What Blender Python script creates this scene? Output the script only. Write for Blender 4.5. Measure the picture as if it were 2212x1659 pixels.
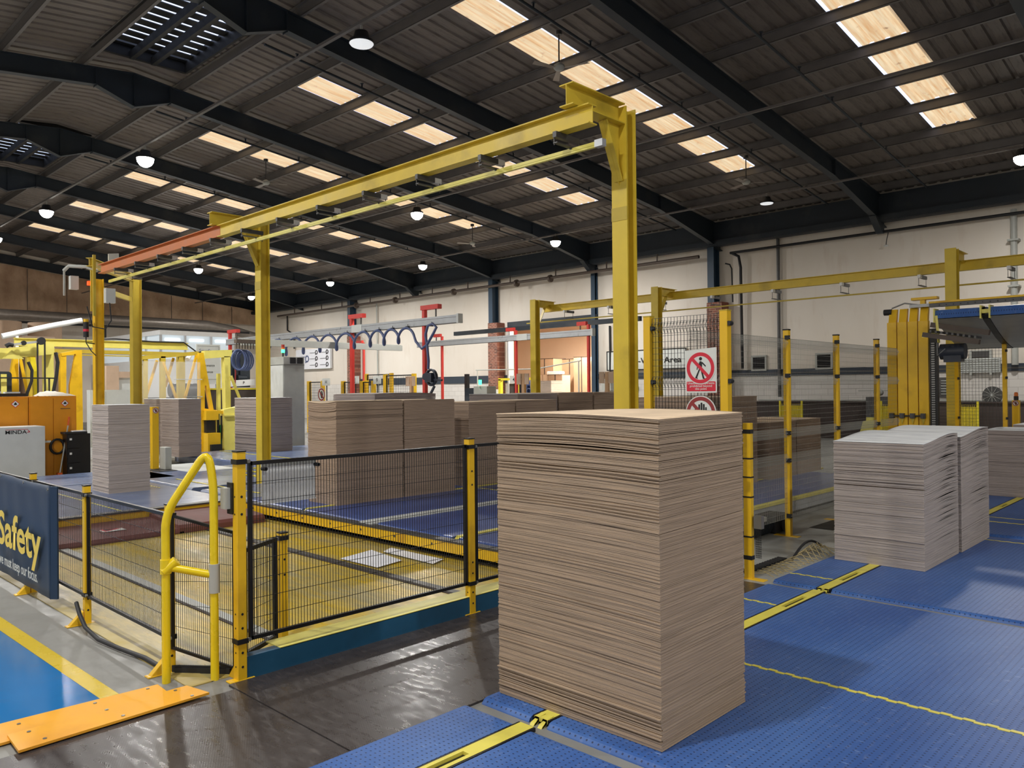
import bpy, bmesh, math, random
from mathutils import Vector, Matrix
import numpy as np

for o in list(bpy.data.objects): bpy.data.objects.remove(o, do_unlink=True)
S = bpy.context.scene
COL = S.collection
rnd = random.Random(7)

# ------------------------------------------------------------------ camera
YAW, PITCH, ROLL = math.radians(44.0), math.radians(0.38), math.radians(-0.55)
fwd = Vector((-math.sin(YAW)*math.cos(PITCH), math.cos(YAW)*math.cos(PITCH), math.sin(PITCH)))
rt0 = Vector((math.cos(YAW), math.sin(YAW), 0.0)); up0 = rt0.cross(fwd)
rt = math.cos(ROLL)*rt0 + math.sin(ROLL)*up0
up = -math.sin(ROLL)*rt0 + math.cos(ROLL)*up0
cam_data = bpy.data.cameras.new('camera'); cam = bpy.data.objects.new('camera', cam_data); COL.objects.link(cam)
cam_data.sensor_width = 36.0; cam_data.lens = 1700.0/2212.0*36.0; cam_data.clip_end = 300
m = Matrix((rt, up, -fwd)).transposed().to_4x4(); m.translation = Vector((0, 0, 1.65)); cam.matrix_world = m
S.camera = cam

# ------------------------------------------------------------------ world, exposure
S.view_settings.view_transform = 'Standard'; S.view_settings.look = 'None'
S.view_settings.gamma = 1.0; S.view_settings.use_curve_mapping = False
S.view_settings.exposure = 0.18
W = bpy.data.worlds.new('sky'); S.world = W; W.use_nodes = True
wb = W.node_tree.nodes['Background']; wb.inputs[0].default_value = (0.62, 0.72, 1.0, 1); wb.inputs[1].default_value = 1.6

# lamp grid: X, Y of every high bay lamp, all hung 7 m up; lit or off
LAMP_Z = 7.0
LAMPS = [(-18.4, 7.1, 1), (-25.7, 7.1, 1), (-31.3, 7.1, 1), (-44.5, 7.1, 1), (-10.0, 7.1, 0),  # far end lamp is unseen, added to brighten the end wall
         (-18.5, 15.1, 1), (-33.4, 15.1, 1),
         (-4.15, 21.6, 1), (-10.5, 21.6, 0), (-18.6, 21.6, 1), (-26.1, 21.6, 1), (-33.2, 21.6, 1), (-41.1, 21.6, 1),
         (4.0, 7.1, 1), (4.5, 0.2, 1), (-3.0, 0.2, 1), (-10.6, 0.2, 1), (-18.4, 0.2, 1), (-26.0, 0.2, 1),  # this row and the next unseen: one read off a shadow, others added
         (-3.0, -7.0, 1), (-10.6, -7.0, 1), (-18.4, -7.0, 1)]
LAMP_W = 235.0
for (lx, ly, on) in LAMPS:
    if not on: continue
    ld = bpy.data.lights.new('high_bay_light', 'AREA'); ld.shape = 'DISK'; ld.size = 0.34
    ld.energy = LAMP_W*(1.35 if lx < -16 else 1.0); ld.color = (1.0, 0.97, 0.93)
    lo = bpy.data.objects.new('high_bay_light', ld); COL.objects.link(lo); lo.location = (lx, ly, LAMP_Z-0.26)
# the neighbouring hall has its own warm lamps
for (lx, ly) in ((-23.5, 29.5), (-21.0, 29.5)):
    ld = bpy.data.lights.new('annex_light', 'AREA'); ld.shape = 'DISK'; ld.size = 0.4
    ld.energy = 900; ld.color = (1.0, 0.88, 0.72)
    lo = bpy.data.objects.new('annex_light', ld); COL.objects.link(lo); lo.location = (lx, ly, 4.9)

# ------------------------------------------------------------------ materials
def lin(c):
    return tuple(((v/255.0)/12.92 if v/255.0 <= 0.04045 else ((v/255.0+0.055)/1.055)**2.4) for v in c)
MATS = {}
class NT:
    def __init__(s, name):
        s.m = bpy.data.materials.new(name); s.m.use_nodes = True; s.t = s.m.node_tree; s.n = s.t.nodes; s.l = s.t.links
        s.b = s.n['Principled BSDF']; s.tc = None
    def node(s, typ, **kw):
        n = s.n.new(typ)
        for k, v in kw.items(): setattr(n, k, v)
        return n
    def co(s, scale=(1, 1, 1), which='Object', rot=(0, 0, 0)):
        if s.tc is None: s.tc = s.node('ShaderNodeTexCoord')
        mp = s.node('ShaderNodeMapping'); mp.inputs['Scale'].default_value = scale; mp.inputs['Rotation'].default_value = rot
        s.l.new(s.tc.outputs[which], mp.inputs[0]); return mp.outputs[0]
    def noise(s, scale, detail=3, co=None, rough=0.55):
        n = s.node('ShaderNodeTexNoise'); n.inputs['Scale'].default_value = scale; n.inputs['Detail'].default_value = detail
        n.inputs['Roughness'].default_value = rough
        s.l.new(co if co is not None else s.co(), n.inputs['Vector']); return n.outputs['Fac']
    def ramp(s, f, p0, c0, p1, c1):
        r = s.node('ShaderNodeValToRGB'); e = r.color_ramp.elements
        e[0].position = p0; e[0].color = (*c0, 1) if len(c0) == 3 else c0
        e[1].position = p1; e[1].color = (*c1, 1) if len(c1) == 3 else c1
        s.l.new(f, r.inputs[0]); return r.outputs[0]
    def mix(s, a, b, f, typ='MIX'):
        n = s.node('ShaderNodeMix', data_type='RGBA', blend_type=typ)
        for i, v in ((6, a), (7, b)):
            if isinstance(v, tuple): n.inputs[i].default_value = (*v, 1) if len(v) == 3 else v
            else: s.l.new(v, n.inputs[i])
        if isinstance(f, (int, float)): n.inputs[0].default_value = f
        else: s.l.new(f, n.inputs[0])
        return n.outputs[2]
    def math(s, op, a, b=0.0):
        n = s.node('ShaderNodeMath', operation=op)
        for i, v in ((0, a), (1, b)):
            if isinstance(v, (int, float)): n.inputs[i].default_value = v
            else: s.l.new(v, n.inputs[i])
        return n.outputs[0]
    def xyz(s, co):
        n = s.node('ShaderNodeSeparateXYZ'); s.l.new(co, n.inputs[0]); return n.outputs
    def bump(s, h, strength=0.3, dist=0.002):
        n = s.node('ShaderNodeBump'); n.inputs['Strength'].default_value = strength; n.inputs['Distance'].default_value = dist
        s.l.new(h, n.inputs['Height']); s.l.new(n.outputs[0], s.b.inputs['Normal'])
    def col(s, c):
        if isinstance(c, tuple): s.b.inputs['Base Color'].default_value = (*c, 1)
        else: s.l.new(c, s.b.inputs['Base Color'])
    def rough(s, r):
        if isinstance(r, (int, float)): s.b.inputs['Roughness'].default_value = r
        else: s.l.new(r, s.b.inputs['Roughness'])

def paint(name, rgb, rough=0.45, metal=0.0, var=0.12, scale=6.0, dirt=None, bump=0.0):
    """Plain painted or moulded surface: a base colour broken up by noise, optional dirt colour in patches."""
    k = NT(name); c = lin(rgb)
    f = k.noise(scale, 4)
    base = k.ramp(f, 0.3, tuple(v*(1-var) for v in c), 0.75, tuple(min(1, v*(1+var)) for v in c))
    if dirt:
        g = k.noise(scale*0.45, 6); base = k.mix(base, lin(dirt), k.ramp(g, 0.56, (0, 0, 0), 0.72, (.6, .6, .6)))
    k.col(base); k.rough(k.ramp(f, 0.2, (rough*0.85,)*3, 0.8, (min(1, rough*1.15),)*3)); k.b.inputs['Metallic'].default_value = metal
    if bump: k.bump(k.noise(scale*12, 2), bump)
    MATS[name] = k.m; return k.m

def emit(name, rgb, strength):
    k = NT(name); k.col(lin(rgb)); k.b.inputs['Emission Color'].default_value = (*lin(rgb), 1)
    k.b.inputs['Emission Strength'].default_value = strength; MATS[name] = k.m; return k.m

paint('yellow', (234, 188, 32), 0.38, var=0.05, dirt=(170, 120, 30), scale=5)
paint('gantry_yellow', (224, 196, 62), 0.42, var=0.07, dirt=(165, 140, 45), scale=4, bump=0.05)
paint('tube_yellow', (236, 208, 30), 0.28, var=0.05, dirt=(190, 160, 20))
paint('pale_yellow', (232, 222, 116), 0.4, var=0.05)
paint('shaded_yellow', (196, 172, 60), 0.45, var=0.08)  # yellow paint with shade put into its colour, giving an olive tone
paint('orange', (240, 172, 44), 0.5, var=0.05, dirt=(200, 130, 40), scale=3)
paint('cab_orange', (222, 146, 22), 0.45, var=0.05)
paint('rust_orange', (206, 120, 62), 0.5, var=0.08)
paint('red', (214, 62, 54), 0.42, var=0.06)
paint('sign_red', (214, 38, 62), 0.4, var=0.03)
paint('dark_red', (150, 52, 54), 0.4, var=0.03)
paint('black', (22, 23, 25), 0.4, var=0.1)
paint('rubber', (30, 31, 34), 0.6, var=0.1)
paint('ink', (24, 24, 26), 0.6, var=0.02)
paint('steel', (150, 152, 152), 0.35, metal=0.8, var=0.08)
paint('dark_steel', (92, 92, 92), 0.45, metal=0.6, var=0.1)
paint('wire', (70, 74, 76), 0.4, var=0.05)
paint('wire_light', (168, 168, 160), 0.4, var=0.05)
paint('wire_dark', (26, 27, 29), 0.45, var=0.05)
paint('grey_paint', (176, 178, 172), 0.45, var=0.05)
paint('light_grey', (208, 212, 210), 0.4, var=0.04)
paint('alu', (196, 200, 204), 0.3, metal=0.35, var=0.05)
paint('white', (236, 238, 238), 0.45, var=0.03)
paint('sign_white', (222, 226, 222), 0.4, var=0.02)
paint('paper', (232, 234, 240), 0.7, var=0.03)
paint('cloth', (205, 200, 188), 0.9, var=0.08, bump=0.3)
paint('navy_steel', (38, 47, 56), 0.55, var=0.15, dirt=(70, 72, 72), scale=2)
paint('col_blue', (44, 66, 86), 0.5, var=0.1, scale=3)
paint('purlin', (104, 100, 98), 0.5, var=0.15, scale=3)
paint('dado_blue', (50, 60, 72), 0.5, var=0.06)
paint('teal', (30, 84, 118), 0.4, var=0.12, dirt=(24, 60, 84), scale=4)
paint('brown_pipe', (86, 74, 66), 0.5, var=0.1)
paint('duct_grey', (150, 142, 134), 0.35, metal=0.4, var=0.1)
paint('banner_blue', (36, 58, 84), 0.5, var=0.08, scale=2)
paint('banner_yellow', (246, 214, 92), 0.6, var=0.02)
paint('maroon', (112, 66, 60), 0.6, var=0.12, dirt=(92, 82, 76), scale=3)
paint('wood', (196, 158, 120), 0.7, var=0.1)
paint('box_brown', (168, 138, 112), 0.8, var=0.06)
paint('box_tan', (196, 170, 146), 0.8, var=0.06)
paint('dark_brown', (66, 56, 52), 0.7, var=0.12)
paint('hose_blue', (78, 92, 132), 0.4, var=0.06)
paint('hose_dark', (44, 50, 62), 0.45, var=0.08)
paint('deep_blue', (34, 54, 100), 0.45, var=0.08)
paint('machine_green', (30, 120, 70), 0.5)
paint('mop_orange', (224, 98, 36), 0.5)
paint('olive_net', (176, 160, 116), 0.7, var=0.1)
paint('grey_slab', (178, 178, 170), 0.8, var=0.05)
paint('strip_yellow', (226, 214, 92), 0.4, var=0.06, dirt=(180, 168, 90), scale=9)
paint('hilite_yellow', (222, 206, 40), 0.45)
emit('lamp_glow', (255, 252, 245), 26.0)
emit('dim_glow', (235, 238, 240), 0.65)
emit('office_light', (245, 250, 255), 2.5)
emit('green_led', (60, 255, 140), 4.0)
emit('red_led', (255, 60, 20), 2.5)
emit('orange_led', (255, 150, 40), 3.0)
paint('beacon_amber', (226, 120, 50), 0.3)
paint('beacon_red', (170, 60, 50), 0.3)

def concrete(name, rgb, var=0.12, dirt=(120, 112, 104), rough=0.4, gloss=False):
    k = NT(name); c = lin(rgb)
    f = k.noise(0.9, 8, rough=0.6); g = k.noise(4.0, 5)
    base = k.ramp(f, 0.3, tuple(v*(1-var) for v in c), 0.72, tuple(v*(1+var) for v in c))
    base = k.mix(base, lin(dirt), k.ramp(g, 0.55, (0, 0, 0), 0.75, (.35, .35, .35)))
    k.col(base); k.rough(k.ramp(g, 0.3, (rough*0.7,)*3, 0.7, (rough*1.3,)*3)); k.bump(k.noise(40, 3), 0.12)
    MATS[name] = k.m
concrete('floor_grey', (158, 160, 156), rough=0.42)
concrete('hall_grey', (134, 134, 130), rough=0.5)
concrete('blue_floor', (36, 116, 182), var=0.1, dirt=(70, 110, 150), rough=0.16)
concrete('yellow_floor', (214, 186, 40), var=0.06, dirt=(180, 162, 90), rough=0.3)
concrete('dull_yellow_floor', (176, 158, 96), var=0.15, dirt=(196, 172, 60), rough=0.5)
# worn yellow pit floor: yellow paint rubbed through to grey in streaks along the rails
k = NT('pit_floor')
s1 = k.noise(1.0, 7, k.co((0.35, 1.8, 1)), 0.65); s2 = k.noise(6.0, 6, k.co((0.5, 2.4, 1)), 0.7)
wear = k.math('ADD', k.math('MULTIPLY', s1, 0.65), k.math('MULTIPLY', s2, 0.35))
c = k.ramp(wear, 0.42, lin((204, 172, 26)), 0.58, lin((162, 150, 100)))
c = k.mix(c, lin((96, 88, 66)), k.ramp(k.noise(16, 5, k.co((0.4, 3, 1)), 0.7), 0.60, (0, 0, 0), 0.74, (.75, .75, .75)))
k.col(c); k.rough(k.ramp(s2, 0.3, (0.24,)*3, 0.7, (0.5,)*3)); k.bump(k.noise(20, 4), 0.15); MATS['pit_floor'] = k.m
# film faced plywood floor plates: dark brown, glossy, fine anti slip grid
k = NT('dark_plate')
v = k.node('ShaderNodeTexVoronoi'); v.inputs['Scale'].default_value = 95; v.inputs['Randomness'].default_value = 0.0
k.l.new(k.co((1, 1, 0), rot=(0, 0, 0.5)), v.inputs['Vector'])
d = k.noise(1.3, 7); d2 = k.noise(9, 5, k.co((1, 3, 1)))
base = k.ramp(d, 0.3, lin((48, 42, 42)), 0.7, lin((78, 74, 74)))
base = k.mix(base, lin((104, 98, 94)), k.ramp(d2, 0.55, (0, 0, 0), 0.8, (.5, .5, .5)))
k.col(base); k.rough(k.ramp(d2, 0.3, (0.22,)*3, 0.75, (0.42,)*3)); k.bump(v.outputs['Distance'], 0.12, 0.002); MATS['dark_plate'] = k.m
# modular plastic belt: blue with a regular pattern of small holes and slight dirt
def belt(name, rgb, rgb2, holes=True, rough=0.42):
    k = NT(name)
    sx = k.xyz(k.co((1, 1, 1)))
    d = k.noise(0.8, 5, k.co((2.2, 0.8, 1))); dd = k.noise(14, 4, k.co((3, 1, 1)))
    base = k.ramp(d, 0.3, lin(rgb), 0.72, lin(rgb2))
    base = k.mix(base, lin((120, 136, 176)), k.ramp(dd, 0.56, (0, 0, 0), 0.78, (.45, .45, .45)))
    if holes:
        v = k.node('ShaderNodeTexVoronoi'); v.inputs['Scale'].default_value = 1.0; v.inputs['Randomness'].default_value = 0.0
        k.l.new(k.co((1/0.034, 1/0.026, 0)), v.inputs['Vector'])
        hole = k.ramp(v.outputs['Distance'], 0.12, (1, 1, 1), 0.17, (0, 0, 0))
        v2 = k.node('ShaderNodeTexVoronoi'); v2.inputs['Scale'].default_value = 1.0; v2.inputs['Randomness'].default_value = 0.25
        k.l.new(k.co((1/0.31, 1/0.052, 0)), v2.inputs['Vector'])
        fleck = k.ramp(v2.outputs['Distance'], 0.04, (.6, .6, .6), 0.07, (0, 0, 0))
        base = k.mix(base, lin((26, 44, 84)), hole)
        base = k.mix(base, lin((150, 176, 220)), fleck)
        g = k.math('SUBTRACT', 1.0, hole); k.bump(g, 0.5, 0.003)
    else: k.bump(k.noise(60, 2, k.co((0.2, 1, 1))), 0.1)
    k.col(base); k.rough(rough); MATS[name] = k.m
belt('belt_blue', (44, 84, 152), (72, 112, 176))
belt('belt_far', (44, 72, 140), (70, 98, 164), holes=False, rough=0.3)
belt('belt_left', (88, 104, 142), (116, 132, 160), holes=False, rough=0.26)
# corrugated board: fluted edges, liner faces
def board(name, rgb, flute=True):
    k = NT(name); c = lin(rgb)
    a = k.noise(3.0, 5, k.co((1, 1, 40))); b = k.noise(90, 2)
    base = k.ramp(a, 0.3, tuple(v*0.80 for v in c), 0.72, tuple(min(1, v*1.12) for v in c))
    if flute:
        x = k.xyz(k.co((1, 1, 1)))
        w = k.math('SINE', k.math('ADD', k.math('MULTIPLY', x[0], 1150.0), k.math('MULTIPLY', x[2], 420.0)))
        f = k.ramp(w, 0.25, (0.62, 0.62, 0.62), 0.75, (1, 1, 1)); base = k.mix(base, f, 0.4, 'MULTIPLY'); k.bump(w, 0.2, 0.0015)
    else: k.bump(b, 0.15, 0.001)
    k.col(base); k.rough(0.85); MATS[name] = k.m
board('kraft_edge', (180, 157, 132)); board('kraft_far', (172, 150, 130), False)
board('kraft_top', (226, 202, 172), False); board('grey_edge', (186, 175, 168), False); board('white_top', (240, 244, 248), False)
board('grey_edge_far', (166, 154, 148), False)
# wall paint, warm off white with soft stains
k = NT('wall_paint')
a = k.noise(0.35, 6, k.co((1, 1, 0.5))); b = k.noise(2.5, 5, k.co((1, 1, 0.25)))
base = k.ramp(a, 0.3, lin((222, 212, 198)), 0.72, lin((234, 228, 218)))
base = k.mix(base, lin((196, 176, 154)), k.ramp(b, 0.56, (0, 0, 0), 0.8, (.4, .4, .4)))
k.col(base); k.rough(0.7); k.bump(k.noise(30, 3), 0.06); MATS['wall_paint'] = k.m
k = NT('white_block')
br = k.node('ShaderNodeTexBrick'); br.inputs['Scale'].default_value = 1.0; br.inputs['Mortar Size'].default_value = 0.006
br.inputs['Brick Width'].default_value = 0.45; br.inputs['Row Height'].default_value = 0.225
br.inputs['Color1'].default_value = (*lin((222, 218, 212)), 1); br.inputs['Color2'].default_value = (*lin((214, 210, 204)), 1); br.inputs['Mortar'].default_value = (*lin((184, 178, 172)), 1)
k.l.new(k.co((1, 1, 1), rot=(math.radians(-90), 0, 0)), br.inputs['Vector']); k.col(br.outputs['Color']); k.rough(0.6); MATS['white_block'] = k.m
k = NT('annex_paint'); k.col(k.ramp(k.noise(0.6, 4), 0.3, lin((232, 204, 180)), 0.7, lin((240, 216, 194)))); k.rough(0.7); MATS['annex_paint'] = k.m
def brick(name, rot):
    k = NT(name)
    br = k.node('ShaderNodeTexBrick'); br.inputs['Scale'].default_value = 1.0; br.inputs['Mortar Size'].default_value = 0.008
    br.inputs['Brick Width'].default_value = 0.225; br.inputs['Row Height'].default_value = 0.075; br.inputs['Bias'].default_value = -0.1
    br.inputs['Color1'].default_value = (*lin((150, 92, 74)), 1); br.inputs['Color2'].default_value = (*lin((92, 56, 48)), 1); br.inputs['Mortar'].default_value = (*lin((176, 150, 132)), 1)
    k.l.new(k.co((1, 1, 1), rot=rot), br.inputs['Vector']); k.col(k.mix(br.outputs['Color'], lin((70, 48, 44)), k.ramp(k.noise(8, 3), .5, (0, 0, 0), .75, (.6, .6, .6))))
    k.rough(0.8); k.bump(br.outputs['Fac'], -0.3, 0.004); MATS[name] = k.m
brick('brick', (math.radians(-90), 0, 0)); brick('brick_side', (math.radians(-90), 0, math.radians(90)))
# roof sheeting underside: grey brown, grimy
k = NT('roof_sheet')
a = k.noise(0.5, 6, k.co((1.5, 0.5, 1))); b = k.noise(5, 5, k.co((4, 0.6, 1)))
base = k.ramp(a, 0.3, lin((100, 92, 86)), 0.7, lin((128, 119, 112)))
base = k.mix(base, lin((74, 64, 60)), k.ramp(b, 0.5, (0, 0, 0), 0.75, (.7, .7, .7)))
k.col(base); k.rough(0.6); MATS['roof_sheet'] = k.m
# grp roof light: daylight put in as emission; streaks replace rib shading, blotches are dirt
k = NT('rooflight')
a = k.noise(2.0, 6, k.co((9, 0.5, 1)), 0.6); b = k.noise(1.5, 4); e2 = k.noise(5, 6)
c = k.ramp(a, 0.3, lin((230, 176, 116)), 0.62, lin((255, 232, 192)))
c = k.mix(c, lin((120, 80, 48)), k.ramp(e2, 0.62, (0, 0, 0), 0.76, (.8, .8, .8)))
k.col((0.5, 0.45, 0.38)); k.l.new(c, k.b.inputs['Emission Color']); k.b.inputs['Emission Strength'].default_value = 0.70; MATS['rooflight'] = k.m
# foil backed insulation curtain
k = NT('curtain')
a = k.noise(1.2, 7, k.co((1, 1, 0.6)), 0.6)
c = k.ramp(a, 0.3, lin((170, 136, 106)), 0.7, lin((216, 184, 152))); k.col(c); k.rough(0.5); k.bump(k.noise(2.2, 6), 0.8, 0.08); MATS['curtain'] = k.m
# clear guard panels
k = NT('clear_panel'); k.col((0.9, 0.93, 0.95)); k.rough(0.03); k.b.inputs['Transmission Weight'].default_value = 0.0
k.b.inputs['Alpha'].default_value = 0.14; MATS['clear_panel'] = k.m
k = NT('office_glass'); k.col(lin((206, 218, 226))); k.rough(0.1); k.b.inputs['Emission Color'].default_value = (*lin((214, 226, 232)), 1); k.b.inputs['Emission Strength'].default_value = 0.35; MATS['office_glass'] = k.m
k = NT('belt_under'); k.col(k.ramp(k.noise(2, 5), .3, lin((128, 132, 136)), .7, lin((160, 160, 156)))); k.rough(0.35); k.b.inputs['Metallic'].default_value = .2; MATS['belt_under'] = k.m

# ------------------------------------------------------------------ geometry
def v3(p): return Vector(p)
class MB:
    def __init__(s): s.v = []; s.f = []; s.mi = []; s.sm = []; s.cur = 0
    def add(s, vs, fs, smooth=False):
        b = len(s.v); s.v += [tuple(p) for p in vs]
        for f in fs: s.f.append(tuple(b+i for i in f)); s.mi.append(s.cur); s.sm.append(smooth)
        return s
    def box(s, x0, x1, y0, y1, z0, z1):
        x0, x1 = sorted((x0, x1)); y0, y1 = sorted((y0, y1)); z0, z1 = sorted((z0, z1))
        vs = [(x0, y0, z0), (x1, y0, z0), (x1, y1, z0), (x0, y1, z0), (x0, y0, z1), (x1, y0, z1), (x1, y1, z1), (x0, y1, z1)]
        return s.add(vs, [(0, 3, 2, 1), (4, 5, 6, 7), (0, 1, 5, 4), (1, 2, 6, 5), (2, 3, 7, 6), (3, 0, 4, 7)])
    def frame(s, p, q, upv=(0, 0, 1)):
        p, q = v3(p), v3(q); d = (q-p).normalized(); u = v3(upv)
        if abs(d.dot(u)) > 0.99: u = Vector((0, 1, 0)) if abs(d.y) < 0.9 else Vector((1, 0, 0))
        sd = d.cross(u).normalized(); u = sd.cross(d).normalized(); return p, q, d, sd, u
    def bar(s, p, q, w, h=None, upv=(0, 0, 1)):
        h = w if h is None else h
        p, q, d, sd, u = s.frame(p, q, upv); a, b = sd*(w/2), u*(h/2)
        vs = [p-a-b, p+a-b, p+a+b, p-a+b, q-a-b, q+a-b, q+a+b, q-a+b]
        return s.add(vs, [(0, 1, 2, 3), (7, 6, 5, 4), (0, 4, 5, 1), (1, 5, 6, 2), (2, 6, 7, 3), (3, 7, 4, 0)])
    def ibeam(s, p, q, dep, wid, tf, tw, upv=(0, 0, 1)):
        p, q, d, sd, u = s.frame(p, q, upv)
        for (cu, w, h) in ((dep/2-tf/2, wid, tf), (-dep/2+tf/2, wid, tf), (0, tw, dep-2*tf)):
            s.bar(p+u*cu, q+u*cu, w, h, upv)
        return s
    def tube(s, pts, r, n=10, closed=False):
        pts = [v3(p) for p in pts]; N = len(pts); rings = []
        t0 = (pts[1]-pts[0]).normalized(); u = Vector((0, 0, 1)) if abs(t0.z) < 0.9 else Vector((0, 1, 0))
        u = (u-t0*u.dot(t0)).normalized()
        for i, p in enumerate(pts):
            if closed: t = (pts[(i+1) % N]-pts[i-1]).normalized()
            else: t = (pts[min(i+1, N-1)]-pts[max(i-1, 0)]).normalized()
            u = (u-t*u.dot(t)).normalized(); w = t.cross(u)
            rings.append([p+(u*math.cos(2*math.pi*j/n)+w*math.sin(2*math.pi*j/n))*r for j in range(n)])
        vs = [p for rg in rings for p in rg]; fs = []
        M = N if closed else N-1
        for i in range(M):
            a, b = i*n, ((i+1) % N)*n
            for j in range(n): fs.append((a+j, a+(j+1) % n, b+(j+1) % n, b+j))
        s.add(vs, fs, True)
        if not closed:
            s.add(rings[0], [tuple(range(n))[::-1]]); s.add(rings[-1], [tuple(range(n))])
        return s
    def cyl(s, p, q, r, n=16, r2=None):
        p, q, d, sd, u = s.frame(p, q); r2 = r if r2 is None else r2
        a = [p+(sd*math.cos(2*math.pi*j/n)+u*math.sin(2*math.pi*j/n))*r for j in range(n)]
        b = [q+(sd*math.cos(2*math.pi*j/n)+u*math.sin(2*math.pi*j/n))*r2 for j in range(n)]
        s.add(a+b, [(j, (j+1) % n, n+(j+1) % n, n+j) for j in range(n)], True)
        s.add(a, [tuple(range(n))[::-1]]); s.add(b, [tuple(range(n))]); return s
    def lathe(s, prof, c, n=20):
        c = v3(c); vs = []
        for (r, z) in prof: vs += [c+Vector((r*math.cos(2*math.pi*j/n), r*math.sin(2*math.pi*j/n), z)) for j in range(n)]
        fs = [(i*n+j, i*n+(j+1) % n, (i+1)*n+(j+1) % n, (i+1)*n+j) for i in range(len(prof)-1) for j in range(n)]
        s.add(vs, fs, True); s.add(vs[:n], [tuple(range(n))[::-1]]); s.add(vs[-n:], [tuple(range(n))]); return s
    def prism(s, poly, O, U, V, d0, d1):
        """2D outline in the plane O + u*U + v*V, thickened from d0 to d1 along U x V."""
        O, U, V = v3(O), v3(U), v3(V); N = U.cross(V); n = len(poly)
        area = sum(poly[i][0]*poly[(i+1) % n][1]-poly[(i+1) % n][0]*poly[i][1] for i in range(n))
        if area < 0: poly = poly[::-1]
        a = [O+U*x+V*y+N*d0 for x, y in poly]; b = [O+U*x+V*y+N*d1 for x, y in poly]
        return s.add(a+b, [tuple(range(n))[::-1], tuple(range(n, 2*n))]+[(i, (i+1) % n, n+(i+1) % n, n+i) for i in range(n)])
    def ring(s, c, r0, r1, O, U, V, d0, d1, n=40):
        O, U, V = v3(O), v3(U), v3(V); N = U.cross(V); vs = []
        for d in (d0, d1):
            for r in (r0, r1): vs += [O+U*(c[0]+r*math.cos(2*math.pi*j/n))+V*(c[1]+r*math.sin(2*math.pi*j/n))+N*d for j in range(n)]
        fs = []
        for j in range(n):
            k = (j+1) % n; fs += [(2*n+j, 3*n+j, 3*n+k, 2*n+k), (j, k, n+k, n+j), (n+j, n+k, 3*n+k, 3*n+j), (k, j, 2*n+j, 2*n+k)]
        return s.add(vs, fs)
    def build(s, name, mats, parent=None, kind=None, label=None, bevel=0):
        me = bpy.data.meshes.new(name)
        off = Vector((0, 0, 0)); p = parent
        while p is not None: off += p.location; p = p.parent
        me.from_pydata([tuple(Vector(v)-off) for v in s.v], [], s.f)
        ms = mats if isinstance(mats, (list, tuple)) else [mats]
        for x in ms: me.materials.append(MATS[x])
        me.polygons.foreach_set('material_index', s.mi); me.polygons.foreach_set('use_smooth', s.sm)
        me.update()
        o = bpy.data.objects.new(name, me); COL.objects.link(o)
        if parent is not None: o.parent = parent
        if kind: o['kind'] = kind
        if label: o['label'] = label
        if bevel:
            bv = o.modifiers.new('bevel', 'BEVEL'); bv.width = bevel; bv.segments = 2; bv.limit_method = 'ANGLE'
        return o
def circ(cx, cy, r, n=28): return [(cx+r*math.cos(2*math.pi*j/n), cy+r*math.sin(2*math.pi*j/n)) for j in range(n)]
def rrect(x0, x1, y0, y1, r, n=5):
    out = []
    for (cx, cy, a) in ((x1-r, y1-r, 0), (x0+r, y1-r, 90), (x0+r, y0+r, 180), (x1-r, y0+r, 270)):
        out += [(cx+r*math.cos(math.radians(a+90*i/n)), cy+r*math.sin(math.radians(a+90*i/n))) for i in range(n+1)]
    return out
def thing(name, label, cat, loc=(0, 0, 0), group=None):
    o = bpy.data.objects.new(name, None); COL.objects.link(o); o.location = loc; o.empty_display_size = 0.1
    o['label'] = label; o['category'] = cat
    if group: o['group'] = group
    return o
def tag(o, label, cat, group=None):
    o['label'] = label; o['category'] = cat
    if group: o['group'] = group
    return o
def single(name, mb, mats, label, cat, group=None, origin=None, bevel=0):
    o = mb.build(name, mats, bevel=bevel); tag(o, label, cat, group); return o
def dup(root, loc, label, group=None):
    r = root.copy(); COL.objects.link(r); r.location = loc; r['label'] = label
    if group: r['group'] = group
    for ch in list(root.children):
        c = ch.copy(); COL.objects.link(c); c.parent = r
        for g in ch.children:
            d = g.copy(); COL.objects.link(d); d.parent = c
    return r
def struct(name, mb, mats, parent=None):
    o = mb.build(name, mats, parent); 
    if parent is None: o['kind'] = 'structure'
    return o
X3, Y3, Z3 = Vector((1, 0, 0)), Vector((0, 1, 0)), Vector((0, 0, 1))
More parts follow.
